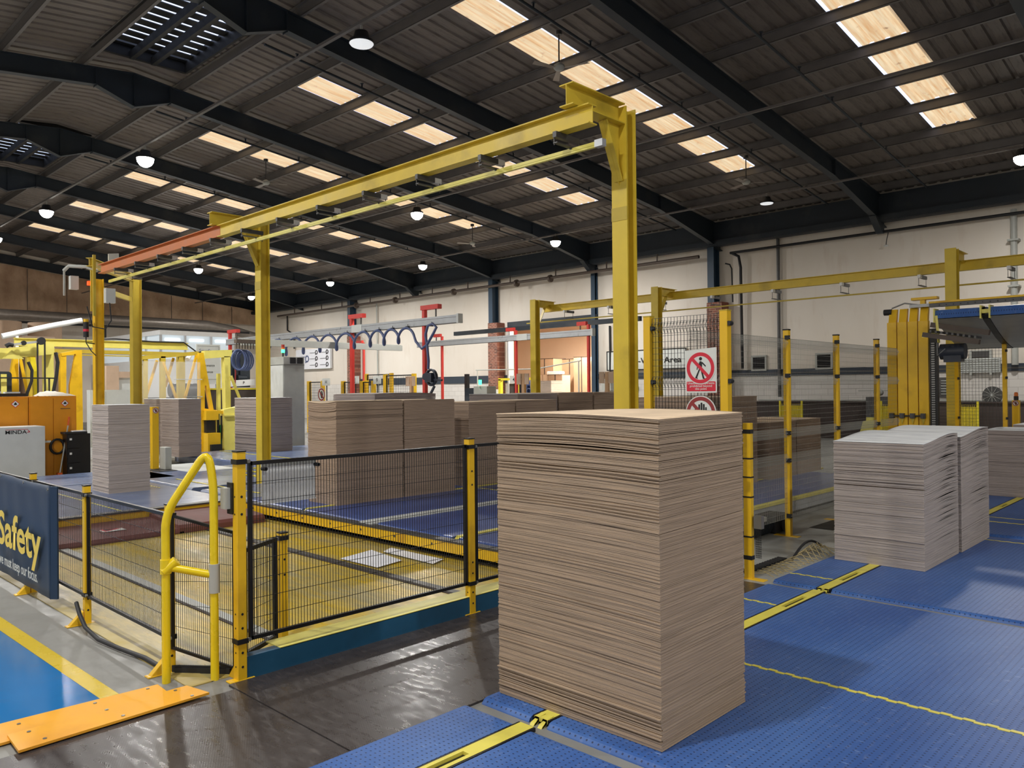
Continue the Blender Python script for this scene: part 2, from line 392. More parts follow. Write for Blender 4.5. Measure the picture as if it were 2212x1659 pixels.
def text(body, size, O, U, V, mat, name, parent, width=None, align='LEFT', bold=0.0, lift=0.003):
    """Lettering as a real, slightly raised mesh on the plane O,U,V; width stretches the line to a given length."""
    cu = bpy.data.curves.new('lettering', 'FONT'); cu.body = body; cu.size = 1.0; cu.align_x = 'LEFT'; cu.extrude = 0.0; cu.offset = bold
    cu.resolution_u = 3
    tmp = bpy.data.objects.new('lettering_tmp', cu); COL.objects.link(tmp)
    dg = bpy.context.evaluated_depsgraph_get(); me = bpy.data.meshes.new_from_object(tmp.evaluated_get(dg))
    bpy.data.objects.remove(tmp, do_unlink=True)
    xs = [v.co.x for v in me.vertices]; x0, x1 = min(xs), max(xs)
    sx = size if width is None else width/(x1-x0)
    O, U, V = v3(O), v3(U), v3(V); N = U.cross(V)
    sh = {'LEFT': 0.0, 'CENTER': -(x1-x0)*sx/2}[align]
    off = Vector((0, 0, 0)); p = parent
    while p is not None: off += p.location; p = p.parent
    for v in me.vertices:
        v.co = O+U*((v.co.x-x0)*sx+sh)+V*(v.co.y*size)+N*lift-off
    me.materials.clear(); me.materials.append(MATS[mat]); me.name = name
    o = bpy.data.objects.new(name, me); COL.objects.link(o)
    if parent is not None: o.parent = parent
    return o
# ================================================================== the setting
RIDGE_Y, SLOPE, Z_RIDGE = 7.5, 0.108, 9.75
def zroof(y): return Z_RIDGE-SLOPE*abs(y-RIDGE_Y)
RAFT_X = [-8.75-5.7*k for k in range(-2, 8)]          # 2.65 ... -48.65
PURL_UP = [RIDGE_Y+1.17+1.65*k for k in range(0, 12)]   # far slope
PURL_DN = [RIDGE_Y-1.17-1.65*k for k in range(0, 12)]
X_MIN, X_MAX, Y_MIN, Y_MAX = -48.7, 8.0, -11.0, 26.0

# ---- floor: one slab with its painted zones
f = MB()
f.cur = 0; f.box(X_MIN-0.3, X_MAX, Y_MIN, 34.0, -0.30, 0.0)
f.cur = 1; f.box(-4.36, -10.3, 2.03, 5.30, 0.0, 0.004)                      # yellow pit floor
f.cur = 2; f.add([(-4.52, 0.2, .004), (-4.52, 1.505, .004), (-8.2, 1.42, .004), (-12, 1.3, .004), (-12, -3, .004), (-4.52, -3, .004)], [tuple(range(6))[::-1]])
f.cur = 3; f.add([(-4.52, 1.505, .005), (-4.52, 1.60, .005), (-8.2, 1.525, .005), (-12, 1.41, .005), (-12, 1.3, .005), (-8.2, 1.42, .005)], [tuple(range(6))])
f.cur = 6; f.box(-4.36, -9.5, 1.90, 2.04, 0.0, 0.006)                       # dull yellow strip under the yard fence
f.cur = 4; f.box(-3.02, -4.35, 6.15, 16.0, 0.0, 0.003)                      # pale concrete beside the belts
f.cur = 5; f.box(-10.3, -4.36, 5.14, 5.35, 0.0, 0.02)  # black strip: shade of the gap under the pit beam, put in as colour
struct('floor', f, ['hall_grey', 'pit_floor', 'blue_floor', 'yellow_floor', 'floor_grey', 'black', 'dull_yellow_floor'])

# ---- walls
w = MB(); OX0, OX1, OZ = -25.3, -20.32, 4.42
for (z0, z1, mi) in ((0, 2.03, 1), (2.03, 7.8, 0)):
    w.cur = mi
    w.box(X_MIN, OX0, 26.0, 26.2, z0, z1)
    if z1 > OZ:
        w.box(OX0, OX1, 26.0, 26.2, OZ, z1)
    w.box(OX1, X_MAX, 26.0, 26.2, z0, z1)
struct('wall_back', w, ['wall_paint', 'white_block'])
w = MB(); w.prism([(Y_MIN, 0), (Y_MAX, 0), (Y_MAX, 7.8), (RIDGE_Y, 9.8), (Y_MIN, 7.8)], (X_MIN-0.2, 0, 0), Y3, Z3, 0, 0.2); struct('wall_left', w, 'wall_paint')
w = MB(); w.prism([(Y_MIN, 0), (Y_MAX, 0), (Y_MAX, 7.8), (RIDGE_Y, 9.8), (Y_MIN, 7.8)], (X_MAX, 0, 0), Y3, Z3, 0, 0.2); struct('wall_right', w, 'wall_paint')
w = MB(); w.box(X_MIN, X_MAX, Y_MIN-0.2, Y_MIN, 0, 7.8); struct('wall_front', w, 'wall_paint')
w = MB(); w.box(-38.0, -25.3, 25.955, 26.0, 1.95, 2.30); w.box(-20.3, X_MAX, 25.955, 26.0, 2.03, 2.25); struct('trim_1', w, 'dado_blue')
w = MB(); w.box(-20.3, X_MAX, 25.94, 25.975, 2.10, 2.15); struct('trim_2', w, 'dark_steel')
w = MB(); w.box(-13.0, X_MAX, 25.95, 26.0, 1.17, 1.21); struct('trim_3', w, 'grey_paint')
# neighbouring hall seen through the opening
w = MB(); w.box(-34, -15, 34.0, 34.2, 0, 6.0); struct('wall_annex_back', w, 'annex_paint')
w = MB(); w.box(-34.2, -34, 26.2, 34.2, 0, 6.0); struct('wall_annex_left', w, 'annex_paint')
w = MB(); w.box(-15, -14.8, 26.2, 34.2, 0, 6.0); struct('wall_annex_right', w, 'annex_paint')
w = MB(); w.box(-34.2, -14.8, 26.2, 34.2, 6.0, 6.1); struct('ceiling_annex', w, 'annex_paint')
# frame of the opening
w = MB(); w.box(-25.3, -25.22, 25.9, 26.25, 0, OZ); struct('trim_4', w, 'alu')
w = MB(); w.box(-25.2, -20.1, 25.82, 26.0, 4.42, 4.72); struct('trim_5', w, 'navy_steel')

# ---- roof sheeting with openings for rooflights and ridge vents
STRIPS = [-5.6, -11.45, -17.3, -23.05, -29.05, -35.05, -40.8]     # centre X of each rooflight strip
VENTS = [(-19.35, -15.0), (-30.9, -26.3), (-8.2, -3.9)]
PITCH_X, RIB = 0.32, 0.035
prof = []                                             # rib profile across X: (dx, dz)
x = X_MIN
while x < X_MAX:
    prof += [(x, 0.0), (x+0.20, 0.0), (x+0.23, RIB), (x+0.29, RIB)]; x += PITCH_X
prof.append((x, 0.0))
def in_strip(xm): return any(abs(xm-c) < 0.47 for c in STRIPS)
def in_vent(xm): return any(a < xm < b for a, b in VENTS)
LIGHT_Y = (PURL_UP[1]+0.03, PURL_UP[8]+0.0)
r = MB()
for i in range(len(prof)-1):
    (xa, za), (xb, zb) = prof[i], prof[i+1]; xm = (xa+xb)/2
    segs = [(Y_MIN, 6.35), (6.35, RIDGE_Y), (RIDGE_Y, 8.45), (8.45, LIGHT_Y[0]), LIGHT_Y, (LIGHT_Y[1], Y_MAX+0.1)]
    for n, (ya, yb) in enumerate(segs):
        if n == 4 and in_strip(xm): continue
        if n in (1, 2) and in_vent(xm): continue
        r.add([(xa, ya, zroof(ya)+za), (xb, ya, zroof(ya)+zb), (xb, yb, zroof(yb)+zb), (xa, yb, zroof(yb)+za)], [(0, 3, 2, 1)])
struct('ceiling', r, 'roof_sheet')
# rooflights: one ribbed panel per purlin bay and strip
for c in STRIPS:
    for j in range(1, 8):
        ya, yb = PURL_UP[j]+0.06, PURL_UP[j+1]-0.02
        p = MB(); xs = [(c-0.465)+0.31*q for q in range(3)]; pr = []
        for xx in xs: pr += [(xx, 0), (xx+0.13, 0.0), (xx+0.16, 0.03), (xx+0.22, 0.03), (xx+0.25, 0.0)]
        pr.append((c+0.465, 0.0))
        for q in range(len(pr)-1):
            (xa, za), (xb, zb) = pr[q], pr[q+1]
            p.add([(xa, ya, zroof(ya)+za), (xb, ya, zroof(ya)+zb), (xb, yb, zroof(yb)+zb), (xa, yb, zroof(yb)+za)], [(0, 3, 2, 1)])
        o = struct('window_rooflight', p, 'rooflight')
# ridge vents: open slats under the sky
for (a, b) in VENTS:
    s = MB(); n = int((b-a)/0.36)
    for q in range(n+1):
        xx = a+(b-a)*q/n
        s.bar((xx, 6.35, 9.86), (xx, 8.45, 9.86), 0.26, 0.02)
    s.box(a-0.1, a, 6.3, 8.5, 9.6, 9.95); s.box(b, b+0.1, 6.3, 8.5, 9.6, 9.95); s.box(a, b, 6.30, 6.36, 9.58, 9.95); s.box(a, b, 8.44, 8.5, 9.58, 9.95)
    s.box(a, b, 7.12, 7.22, 9.55, 9.74); s.box(a, b, 7.62, 7.72, 9.55, 9.74)
    struct('ridge_vent', s, 'ink')
# ---- portal frames
for X in RAFT_X:
    g = MB()
    pts = [(26.0, 6.62), (25.1, 6.86), (22.0, 7.50), (14.7, 8.27), (8.38, 9.02), (7.5, 8.70), (6.62, 9.02), (0.3, 8.27), (-7.0, 7.50), (-10.1, 6.86), (-11.0, 6.62)]
    top = [(y, zroof(y)-0.23) for y, z in pts]
    poly = [(y, z+0.02) for y, z in pts]+top[::-1]
    n = len(pts)
    for i in range(n-1):                                # web, then bottom and top flange
        q = [pts[i], pts[i+1], top[i+1], top[i]]
        g.prism(q, (X, 0, 0), Y3, Z3, -0.006, 0.006)
        g.bar((X, *pts[i]), (X, *pts[i+1]), 0.19, 0.018, (0, 0, 1)); g.bar((X, *top[i]), (X, *top[i+1]), 0.19, 0.018)
    for y in (22.0, 8.38, 7.5, 6.62): g.box(X-0.09, X+0.09, y-0.008, y+0.008, zroof(y)-1.0 if y == 7.5 else zroof(y)-0.68, zroof(y)-0.24)
    struct('rafter', g, 'navy_steel')
for y in PURL_UP+PURL_DN:
    g = MB(); z = zroof(y)
    g.box(X_MIN, X_MAX, y, y+0.012, z-0.22, z-0.01); g.box(X_MIN, X_MAX, y, y+0.065, z-0.225, z-0.21); g.box(X_MIN, X_MAX, y-0.06, y+0.01, z-0.02, z-0.008)
    struct('purlin', g, 'purlin')
# eaves beam, gutter and wall columns
g = MB(); g.box(X_MIN, X_MAX, 25.55, 25.66, 6.74, 7.6); g.box(X_MIN, X_MAX, 25.45, 25.75, 6.73, 6.76); struct('eaves_beam', g, 'navy_steel')
g = MB(); g.box(X_MIN, X_MAX, 25.36, 25.50, 6.74, 6.92); struct('eaves_gutter', g, 'navy_steel')
for X in (-14.45, -25.85, -37.25):
    g = MB(); x0 = X-0.27
    g.ibeam((x0+0.13, 25.72, 4.6), (x0+0.13, 25.72, 7.2), 0.40, 0.26, 0.02, 0.014, (0, 1, 0)); struct('wall_column', g, 'col_blue')
    g = MB(); g.cur = 0; g.box(X-0.30, X+0.30, 25.5, 26.0, 0, 4.72); o = struct('brick_pier', g, ['brick', 'brick_side'])
    for p in o.data.polygons:
        if abs(p.normal.x) > 0.9: p.material_index = 1
for X in (-20.18, -2.95):
    g = MB(); g.ibeam((X, 25.86, 0), (X, 25.86, 7.2), 0.2, 0.2, 0.015, 0.012, (0, 1, 0)); struct('wall_column', g, 'col_blue')
for X in (-8.75, -20.15, -31.55, -2.95):                # knee brackets below the gutter
    g = MB(); g.prism([(25.0, 6.85), (25.75, 6.85), (25.75, 6.40), (25.6, 6.40)], (X, 0, 0), Y3, Z3, -0.10, 0.10); struct('knee_bracket', g, 'navy_steel')

# ---- services on the back wall and under the roof
t = MB(); t.tube([(-45, 25.42, 6.38), (-15.0, 25.42, 6.42)], 0.065); 
for X in (-24.2, -22.2, -28.4, -33.0, -36.5, -18.5): t.cyl((X-0.05, 25.42, 6.38), (X+0.05, 25.42, 6.38), 0.16, 14)
for X in (-43, -40, -37.9, -35.2, -32.6, -30, -27.4, -24.6, -21.9, -19.2, -16.8): t.bar((X, 25.42, 6.40), (X, 25.42, 6.74), 0.04, 0.04)
single('sprinkler_main', t, 'brown_pipe', 'long dark sprinkler main with round couplings along the back wall under the gutter', 'pipe')
t = MB(); t.tube([(-13.9, 25.7, 6.45), (-8.0, 25.7, 6.45), (7.9, 25.7, 6.45)], 0.045); t.tube([(-13.85, 25.7, 6.45), (-13.6, 25.75, 6.3), (-13.55, 25.8, 5.9), (-13.55, 25.85, 2.3)], 0.05)
single('conduit_pipe', t, 'rubber', 'dark conduit along the top of the right back wall, bending down beside the brick pier', 'pipe')
t = MB(); t.tube([(-14.1, 25.7, 6.1), (-13.95, 25.75, 6.05), (-13.9, 25.8, 5.9), (-13.9, 25.85, 4.7)], 0.025)
single('cable_drop', t, 'rubber', 'thin dark cable dropping just right of the blue column on the brick pier', 'pipe')
t = MB(); t.tube([(-12.2, 25.9, 6.75), (-12.2, 25.9, 1.3)], 0.055)
single('downpipe', t, 'dark_steel', 'slim dark downpipe on the right back wall behind the mesh fence', 'pipe')
t = MB(); t.tube([(-5.2, 25.88, 6.6), (-5.2, 25.8, 2.2)], 0.085, 12)
for z in (5.7, 4.4, 3.1): t.box(-5.34, -5.06, 25.7, 25.99, z, z+0.05)
single('soil_pipe', t, 'grey_paint', 'thick grey vertical pipe with brackets at the far right of the back wall', 'pipe')
t = MB(); t.tube([(-35.2, 25.85, 6.4), (-35.2, 25.9, 1.2)], 0.04); single('downpipe', t, 'grey_paint', 'thin grey downpipe on the white wall between the two red hose gantry posts', 'pipe')
t = MB(); t.tube([(-44.6, 25.85, 6.5), (-44.6, 25.85, 5.5), (-43.8, 25.85, 5.2), (-43.8, 25.85, 4.3)], 0.045); single('downpipe', t, 'rubber', 'cranked dark downpipe on the back wall left of the icon board', 'pipe')
# trunking runs that carry the lamps
for (y, z, n) in ((7.1, 7.28, 'along the ridge row of lamps'), (15.1, 7.28, 'along the middle row of lamps'), (21.6, 7.20, 'along the wall side row of lamps')):
    t = MB(); t.box(-48.5, 7.5, y-0.03, y+0.03, z, z+0.045)
    single('cable_trunking', t, 'purlin', 'straight grey cable trunking hung under the roof '+n, 'trunking')
for i, X in enumerate((-10.1, -15.7, -7.2, -21.5, -27.2)):
    t = MB(); pts = [(X, y, zroof(y)-0.42) for y in (8.6, 14, 20, 25)]; t.tube(pts, 0.028, 8)
    for q in range(9): yy = 9.4+q*1.75; t.cyl((X, yy, zroof(yy)-0.40), (X, yy, zroof(yy)-0.30), 0.02, 8); t.cyl((X, yy, zroof(yy)-0.31), (X, yy, zroof(yy)-0.30), 0.045, 10)
    side = ['second bay from the right', 'third bay from the right', 'bay nearest the right edge', 'fourth bay from the right', 'fifth bay from the right'][i]
    single('sprinkler_branch', t, 'navy_steel', 'thin sprinkler branch pipe with small heads down the roof slope, '+side, 'pipe')
# ================================================================== stacks of board
def stack(name, label, x0, x1, y0, y1, z0, z1, n, edge, topm, crown=0.0, droop=0.0, jx=0.0015, jy=0.003, gaps=(), nx=10, ny=8, seed=1, group=None, bottom_flare=0.0, extra=None):
    R = random.Random(seed)
    root = thing(name, label, 'stack of cardboard', ((x0+x1)/2, (y0+y1)/2, z0), group)
    t = (z1-z0)/n; mb = MB(); asym = crown < 0; crown = abs(crown)
    def per(ax0, ax1, ay0, ay1):
        P = [(ax0+(ax1-ax0)*i/nx, ay0) for i in range(nx)]+[(ax1, ay0+(ay1-ay0)*i/ny) for i in range(ny)]
        return P+[(ax1-(ax1-ax0)*i/nx, ay1) for i in range(nx)]+[(ax0, ay1-(ay1-ay0)*i/ny) for i in range(ny)]
    def dz(x, y, h):
        u = (x-x0)/(x1-x0); v = (y-y0)/(y1-y0); a = min(1.0, h*2.2)
        d = (crown*max(0.0, h)**0.8*math.sin(max(0.0, min(1.0, v*1.04))**1.35*math.pi*0.62) if asym else crown*a*(1-(2*v-1)**2)) + (extra(u, v, h) if extra else 0.0)
        return d-droop*math.sin(min(1, h)*math.pi)*(u**3)*(1-v)
    for k in range(n):
        h = k/n
        ox, oy = R.gauss(0, jx), R.gauss(0, jy); gap = 0.07 if R.random() < 0.8 else 0.2
        for (ga, gb, amt) in gaps:
            if ga <= h <= gb: oy += R.choice((0, 0, 1))*amt*R.random(); gap = 0.34 if R.random() < 0.35 else gap
        if h < 0.10 and bottom_flare: oy -= bottom_flare*R.random()*(1 if R.random() < .35 else 0)
        wv = R.gauss(0, 0.0007)
        P = per(x0+ox, x1+ox*0.4, y0+oy, y1+oy)
        za, zb = z0+k*t, z0+(k+1-gap)*t; m = len(P)
        vs = [(x, y, za+dz(x, y, h)+(wv*math.sin(x*9+k) if k else 0)) for x, y in P]+[(x, y, zb+dz(x, y, h)+(wv*math.sin(x*9+k) if k else 0)) for x, y in P]
        fs = [(i, (i+1) % m, m+(i+1) % m, m+i) for i in range(m)]
        fs += [tuple(range(m, 2*m))]
        mb.add(vs, fs)
    mb.build('sheet_pile', edge, root, kind='stuff')
    tp = MB(); vs = []; NX, NY = 14, 12
    for j in range(NY+1):
        for i in range(NX+1):
            x = x0-0.002+(x1-x0+0.004)*i/NX; y = y0-0.003+(y1-y0+0.006)*j/NY; vs.append((x, y, z1+dz(x, y, 1.0)+0.003))
    b = len(vs); vs += [(x, y, z-0.003) for x, y, z in vs]
    fs = []
    for j in range(NY):
        for i in range(NX):
            a = j*(NX+1)+i; fs.append((a, a+1, a+NX+2, a+NX+1))
    rim = [i for i in range(NX+1)]+[(j+1)*(NX+1)-1 for j in range(1, NY+1)]+[NY*(NX+1)+i for i in range(NX-1, -1, -1)]+[j*(NX+1) for j in range(NY-1, 0, -1)]
    fs += [(b+rim[i], b+rim[(i+1) % len(rim)], rim[(i+1) % len(rim)], rim[i]) for i in range(len(rim))]
    tp.add(vs, fs, True); tp.build('top_sheet', topm, root)
    return root
NAME = 'cardboard_stack'
stack(NAME, 'tall kraft brown cardboard stack standing nearest, on the blue belt', -2.985, -1.967, 2.972, 3.74, 0.032, 1.518, 205, 'kraft_edge', 'kraft_top',
      droop=0.016, jx=0.0007, jy=0.0017, gaps=((0.80, 1.0, 0.016), (0.02, 0.10, 0.012)), nx=26, ny=18, seed=3, bottom_flare=0.012,
      extra=lambda u, v, h: 0.012*h*math.sin(u*math.pi)*(1 if h > .9 else .3) - 0.01*u*(1-v)*h)
stack(NAME, 'white topped cardboard stack on the blue belt, front one of the pair at right', -2.965, -2.185, 7.40, 8.43, 0.032, 1.135, 110, 'grey_edge', 'white_top',
      crown=-0.060, jx=0.0006, jy=0.003, gaps=((0.62, 1.0, 0.014),), nx=12, ny=22, seed=5)
stack(NAME, 'white topped cardboard stack directly behind the front one of the pair at right', -2.955, -2.175, 8.49, 9.52, 0.032, 1.145, 100, 'grey_edge', 'white_top',
      crown=-0.060, jx=0.0006, jy=0.003, gaps=((0.7, 1.0, 0.01),), nx=8, ny=22, seed=6)
stack(NAME, 'white topped dark fronted cardboard stack at the right edge near the yellow tower', -3.03, -2.0, 13.12, 14.2, 0.032, 0.985, 80, 'grey_edge_far', 'white_top', crown=0.01, seed=8)
stack(NAME, 'white topped cardboard stack half hidden behind the dark one at the right edge', -2.92, -1.9, 14.3, 15.3, 0.032, 1.02, 50, 'grey_edge_far', 'white_top', seed=9)
# behind the mesh fence
stack(NAME, 'tall brown cardboard stack behind the mesh fence, right of the prohibition sign', -6.9, -5.66, 9.6, 11.24, 0.2, 1.51, 80, 'kraft_far', 'kraft_top', seed=11)
stack(NAME, 'low brown cardboard stack behind the mesh fence with a pale top', -6.7, -5.64, 11.60, 12.55, 0.2, 1.09, 70, 'kraft_far', 'kraft_top', seed=12)
stack(NAME, 'low brown cardboard stack behind the fence, far one of the pair', -6.7, -5.65, 12.60, 13.56, 0.2, 1.10, 60, 'kraft_far', 'kraft_top', seed=13)
# middle row behind the yard fence
cz = lambda u, v, h: 0.025*h*h*((2*u-1)**2)
stack(NAME, 'kraft brown cardboard stack behind the small whiteboard, left end of the middle row', -9.16, -8.50, 5.60, 6.66, 0.2, 1.49, 95, 'kraft_far', 'kraft_top', jy=0.0025, gaps=((0.8, 1.0, 0.012),), seed=21, extra=cz)
stack(NAME, 'kraft brown cardboard stack right of the one behind the whiteboard', -9.16, -8.50, 6.69, 7.60, 0.2, 1.49, 90, 'kraft_far', 'kraft_top', jy=0.003, seed=22, extra=cz)
stack(NAME, 'brown cardboard stack past the dark gap in the middle row', -9.5, -8.63, 8.0, 9.0, 0.2, 1.46, 80, 'kraft_far', 'kraft_top', seed=23)
stack(NAME, 'brown cardboard stack in the middle row just left of the nearest stack', -9.5, -8.63, 9.03, 10.0, 0.2, 1.47, 80, 'kraft_far', 'kraft_top', seed=24)
stack(NAME, 'grey brown cardboard stack peeking over the middle row behind the hose gantry post', -13.6, -12.2, 8.9, 10.4, 0.2, 1.58, 60, 'grey_edge_far', 'grey_edge', seed=25, crown=0.02)
stack(NAME, 'grey cardboard stack in the back row left of the red gantry post', -11.2, -9.9, 10.4, 11.5, 0.2, 1.56, 60, 'grey_edge_far', 'white_top', seed=26)
stack(NAME, 'brown cardboard stack in the back row, middle of three seen over the near stack', -11.2, -9.9, 11.55, 12.6, 0.2, 1.57, 60, 'kraft_far', 'kraft_top', seed=27)
stack(NAME, 'brown cardboard stack in the back row, right of three seen over the near stack', -11.2, -9.9, 12.65, 13.5, 0.2, 1.57, 60, 'kraft_far', 'kraft_top', seed=28)
# left field
stack(NAME, 'tall grey cardboard stack on the left belts behind the yard fence', -12.72, -12.05, 4.11, 4.69, 0.2, 1.475, 120, 'grey_edge', 'white_top', jx=0.002, jy=0.0035, seed=31)
stack(NAME, 'grey cardboard stack behind the yellow bollard, right of the pair', -18.5, -17.57, 7.47, 7.98, 0.2, 1.50, 80, 'grey_edge_far', 'white_top', jy=0.003, seed=32)
stack(NAME, 'grey cardboard stack peeking out behind the tall grey stack, left of the bollard pair', -19.6, -18.56, 7.50, 8.05, 0.2, 1.50, 80, 'grey_edge_far', 'white_top', jy=0.003, seed=33)
stack(NAME, 'grey cardboard stack behind the yellow gantry post in front of the grey cabinet', -18.55, -17.33, 9.28, 10.16, 0.2, 1.50, 80, 'grey_edge_far', 'white_top', jy=0.003, seed=34)

# ================================================================== conveyors
def conv(name, label, x0, x1, y0, y1, zt, zb, mat, r=0.05, group=None, lines=(), side=None):
    root = thing(name, label, 'conveyor belt', ((x0+x1)/2, (y0+y1)/2, zb), group)
    prof = [(y0, zb)]
    prof += [(y0+r-r*math.cos(a*math.pi/12), zt-r+r*math.sin(a*math.pi/12)) for a in range(0, 7)]
    prof += [(y1-r+r*math.sin(a*math.pi/12), zt-r+r*math.cos(a*math.pi/12)) for a in range(0, 7)]
    prof += [(y1, zb)]
    m = MB(); m.prism(prof, (x0, 0, 0), Y3, Z3, 0, x1-x0); m.build('belt', mat, root)
    for (y, w, z, xa, xb) in lines:
        q = MB(); xx = xa if xa is not None else x0; xe = xb if xb is not None else x1
        k = int((xe-xx)/0.05)+1
        for i in range(k):
            a = xx+(xe-xx)*i/k; b = xx+(xe-xx)*(i+1)/k; o = 0.006 if i % 2 else -0.006
            q.box(a, b, y-w/2+o, y+w/2+o, zt, zt+0.0025)
        q.build('yellow_row', 'strip_yellow', root)
    if side:
        q = MB(); q.box(x0, x1, y0-0.02, y0, zb, zt-0.02); q.build('side_frame', side, root)
    return root
def slot_strip(label, x0, x1, y0, y1, z, slots, horn=None):
    """Yellow cover strip between two belts, with its slotted openings and a forked nose."""
    root = thing('belt_cover_strip', label, 'cover strip', ((x0+x1)/2, (y0+y1)/2, 0))
    m = MB(); c = (x0+x1)/2; ys = [y0]
    for a, b in slots: ys += [a, b]
    ys.append(y1)
    m.box(x0, c-0.02, y0, y1, z-0.02, z); m.box(c+0.02, x1, y0, y1, z-0.02, z)
    for i in range(0, len(ys), 2): m.box(c-0.02, c+0.02, ys[i], ys[i+1], z-0.02, z)
    m.build('plate', 'strip_yellow', root)
    e = MB()
    for a, b in slots: e.box(c-0.02, c+0.02, a, b, z-0.02, z-0.016)
    e.box(x0-0.012, x0, y0, y1, z-0.02, z-0.001); e.box(x1, x1+0.012, y0, y1, z-0.02, z-0.001); e.build('edge_seal', 'black', root)
    if horn:
        h = MB()
        for sx in (x0+0.012, x1-0.022):
            pr = [(horn, z), (horn+0.05, z+0.004), (horn-0.03, z-0.02), (horn-0.055, z-0.045), (horn-0.04, z-0.05), (horn, z-0.02)]
            h.prism(pr, (sx-0.008, 0, 0), Y3, Z3, 0, 0.026)
        h.build('fork_nose', 'strip_yellow', root)
    return root
ZB = 0.03
bn = 'belts beside and under the nearest stack'
conv('conveyor_belt', 'narrow blue belt strip at the bottom edge left of the slotted yellow strip', -3.0, -2.665, -0.6, 2.775, ZB, -0.25, 'belt_blue')
conv('conveyor_belt', 'wide blue belt at the bottom edge in front of the nearest stack', -2.545, 1.6, -0.6, 2.775, ZB, -0.25, 'belt_blue')
conv('conveyor_belt', 'narrow blue belt left of the nearest stack, split by a yellow row', -3.0, -2.665, 2.85, 6.16, ZB, -0.25, 'belt_blue', lines=((5.56, .022, 0, None, None),))
conv('conveyor_belt', 'wide blue belt under the nearest stack with a yellow row across it', -2.545, 1.6, 2.85, 6.16, ZB, -0.25, 'belt_blue', lines=((4.26, .026, 0, None, None),))
conv('conveyor_belt', 'narrow blue belt left of the yellow strip near the chain net', -3.03, -2.665, 6.26, 9.62, ZB, -0.25, 'belt_blue', lines=((6.60, .022, 0, None, None),))
conv('conveyor_belt', 'wide blue belt under the white topped pair of stacks', -2.545, 1.6, 6.26, 9.62, ZB, -0.25, 'belt_blue', lines=((9.36, .02, 0, None, None),))
conv('conveyor_belt', 'narrow blue belt behind the white topped pair of stacks', -3.03, -2.665, 9.74, 16.5, ZB, -0.25, 'belt_blue')
conv('conveyor_belt', 'wide blue belt at the right edge behind the white topped pair', -2.545, 1.6, 9.74, 16.5, ZB, -0.25, 'belt_blue', lines=((10.64, .035, 0, None, None), (11.0, .02, 0, None, None)))
slot_strip('yellow slotted strip between the belts at the bottom edge', -2.648, -2.562, -0.6, 2.78, 0.032, ((0.6, 1.05), (1.95, 2.38)), None)
slot_strip('yellow slotted strip with forked nose passing under the nearest stack', -2.648, -2.562, 2.88, 6.18, 0.032, ((5.55, 5.92),), 2.88)
slot_strip('yellow slotted strip running under the white topped stacks', -2.648, -2.562, 6.26, 9.62, 0.032, ((6.62, 7.02),), 6.26)
slot_strip('dull yellow strip between the belts at the right edge', -2.648, -2.562, 9.75, 16.4, 0.032, ((12.0, 12.4),), None)
# raised belts of the middle field (z 0.2), ends over the yellow pit beam
mf = 'raised blue belts of the middle field'
def raised(label, x0, x1, y0, y1, lines=()): return conv('conveyor_belt', label, x0, x1, y0, y1, 0.2, 0.06, 'belt_far', r=0.06, lines=lines)
raised('raised blue belt under the stack behind the whiteboard', -10.0, -8.62, 5.14, 13.2)
raised('raised blue belt right of the whiteboard, left of the grey strip', -8.54, -7.32, 5.14, 13.2, ((8.0, .03, 0, None, None),))
raised('raised blue belt right of the grey strip in the middle field', -7.06, -5.84, 5.14, 13.2, ((7.2, .03, 0, None, None),))
raised('raised blue belt behind the black fence beside the nearest stack', -5.74, -4.55, 5.14, 13.2, ((7.2, .03, 0, None, None),))
s = MB(); s.box(-7.30, -7.08, 5.10, 13.9, 0.06, 0.205); s.box(-7.32, -7.06, 5.06, 5.16, 0.10, 0.18)
single('belt_divider', s, 'light_grey', 'grey divider strip between two raised blue belts', 'cover strip')
s = MB(); s.box(-5.83, -5.75, 5.22, 13.9, 0.18, 0.207); s.bar((-5.79, 5.24, .2), (-5.79, 5.13, .13), 0.08, 0.012)
single('belt_cover_strip', s, 'strip_yellow', 'thin yellow strip with bent end between raised belts near the black fence', 'cover strip')
s = MB(); s.box(-8.61, -8.55, 5.22, 13.9, 0.18, 0.207); s.bar((-8.58, 5.24, .2), (-8.58, 5.13, .13), 0.06, 0.012)
single('belt_cover_strip', s, 'strip_yellow', 'thin yellow strip between raised belts beside the stack behind the whiteboard', 'cover strip')
# the side frame toward the right fence
root = thing('conveyor_guard', 'pale side of the raised conveyor behind the right mesh fence', 'conveyor frame', (-4.5, 9.5, 0))
s = MB(); s.box(-4.54, -4.5, 5.3, 13.9, 0.03, 0.17); s.build('side_panel', 'alu', root)
s = MB(); s.box(-4.56, -4.48, 5.3, 13.9, 0.17, 0.205); s.build('top_rail', 'strip_yellow', root)
s = MB(); s.box(-4.56, -4.52, 5.3, 13.9, 0.0, 0.03); s.build('foot_rail', 'black', root)
# back field filler belts
conv('conveyor_belt', 'grey blue raised belts right of the yellow bollard', -14.9, -11.8, 5.2, 7.75, 0.2, 0.02, 'belt_left', r=0.05)
conv('conveyor_belt', 'blue raised belts between the left gantry post and the stack behind the whiteboard', -11.5, -10.05, 5.2, 7.75, 0.2, 0.02, 'belt_left', r=0.05)
conv('conveyor_belt', 'blue raised belts behind the middle row of stacks', -18.7, -10.05, 7.85, 13.2, 0.2, 0.02, 'belt_left', r=0.05)
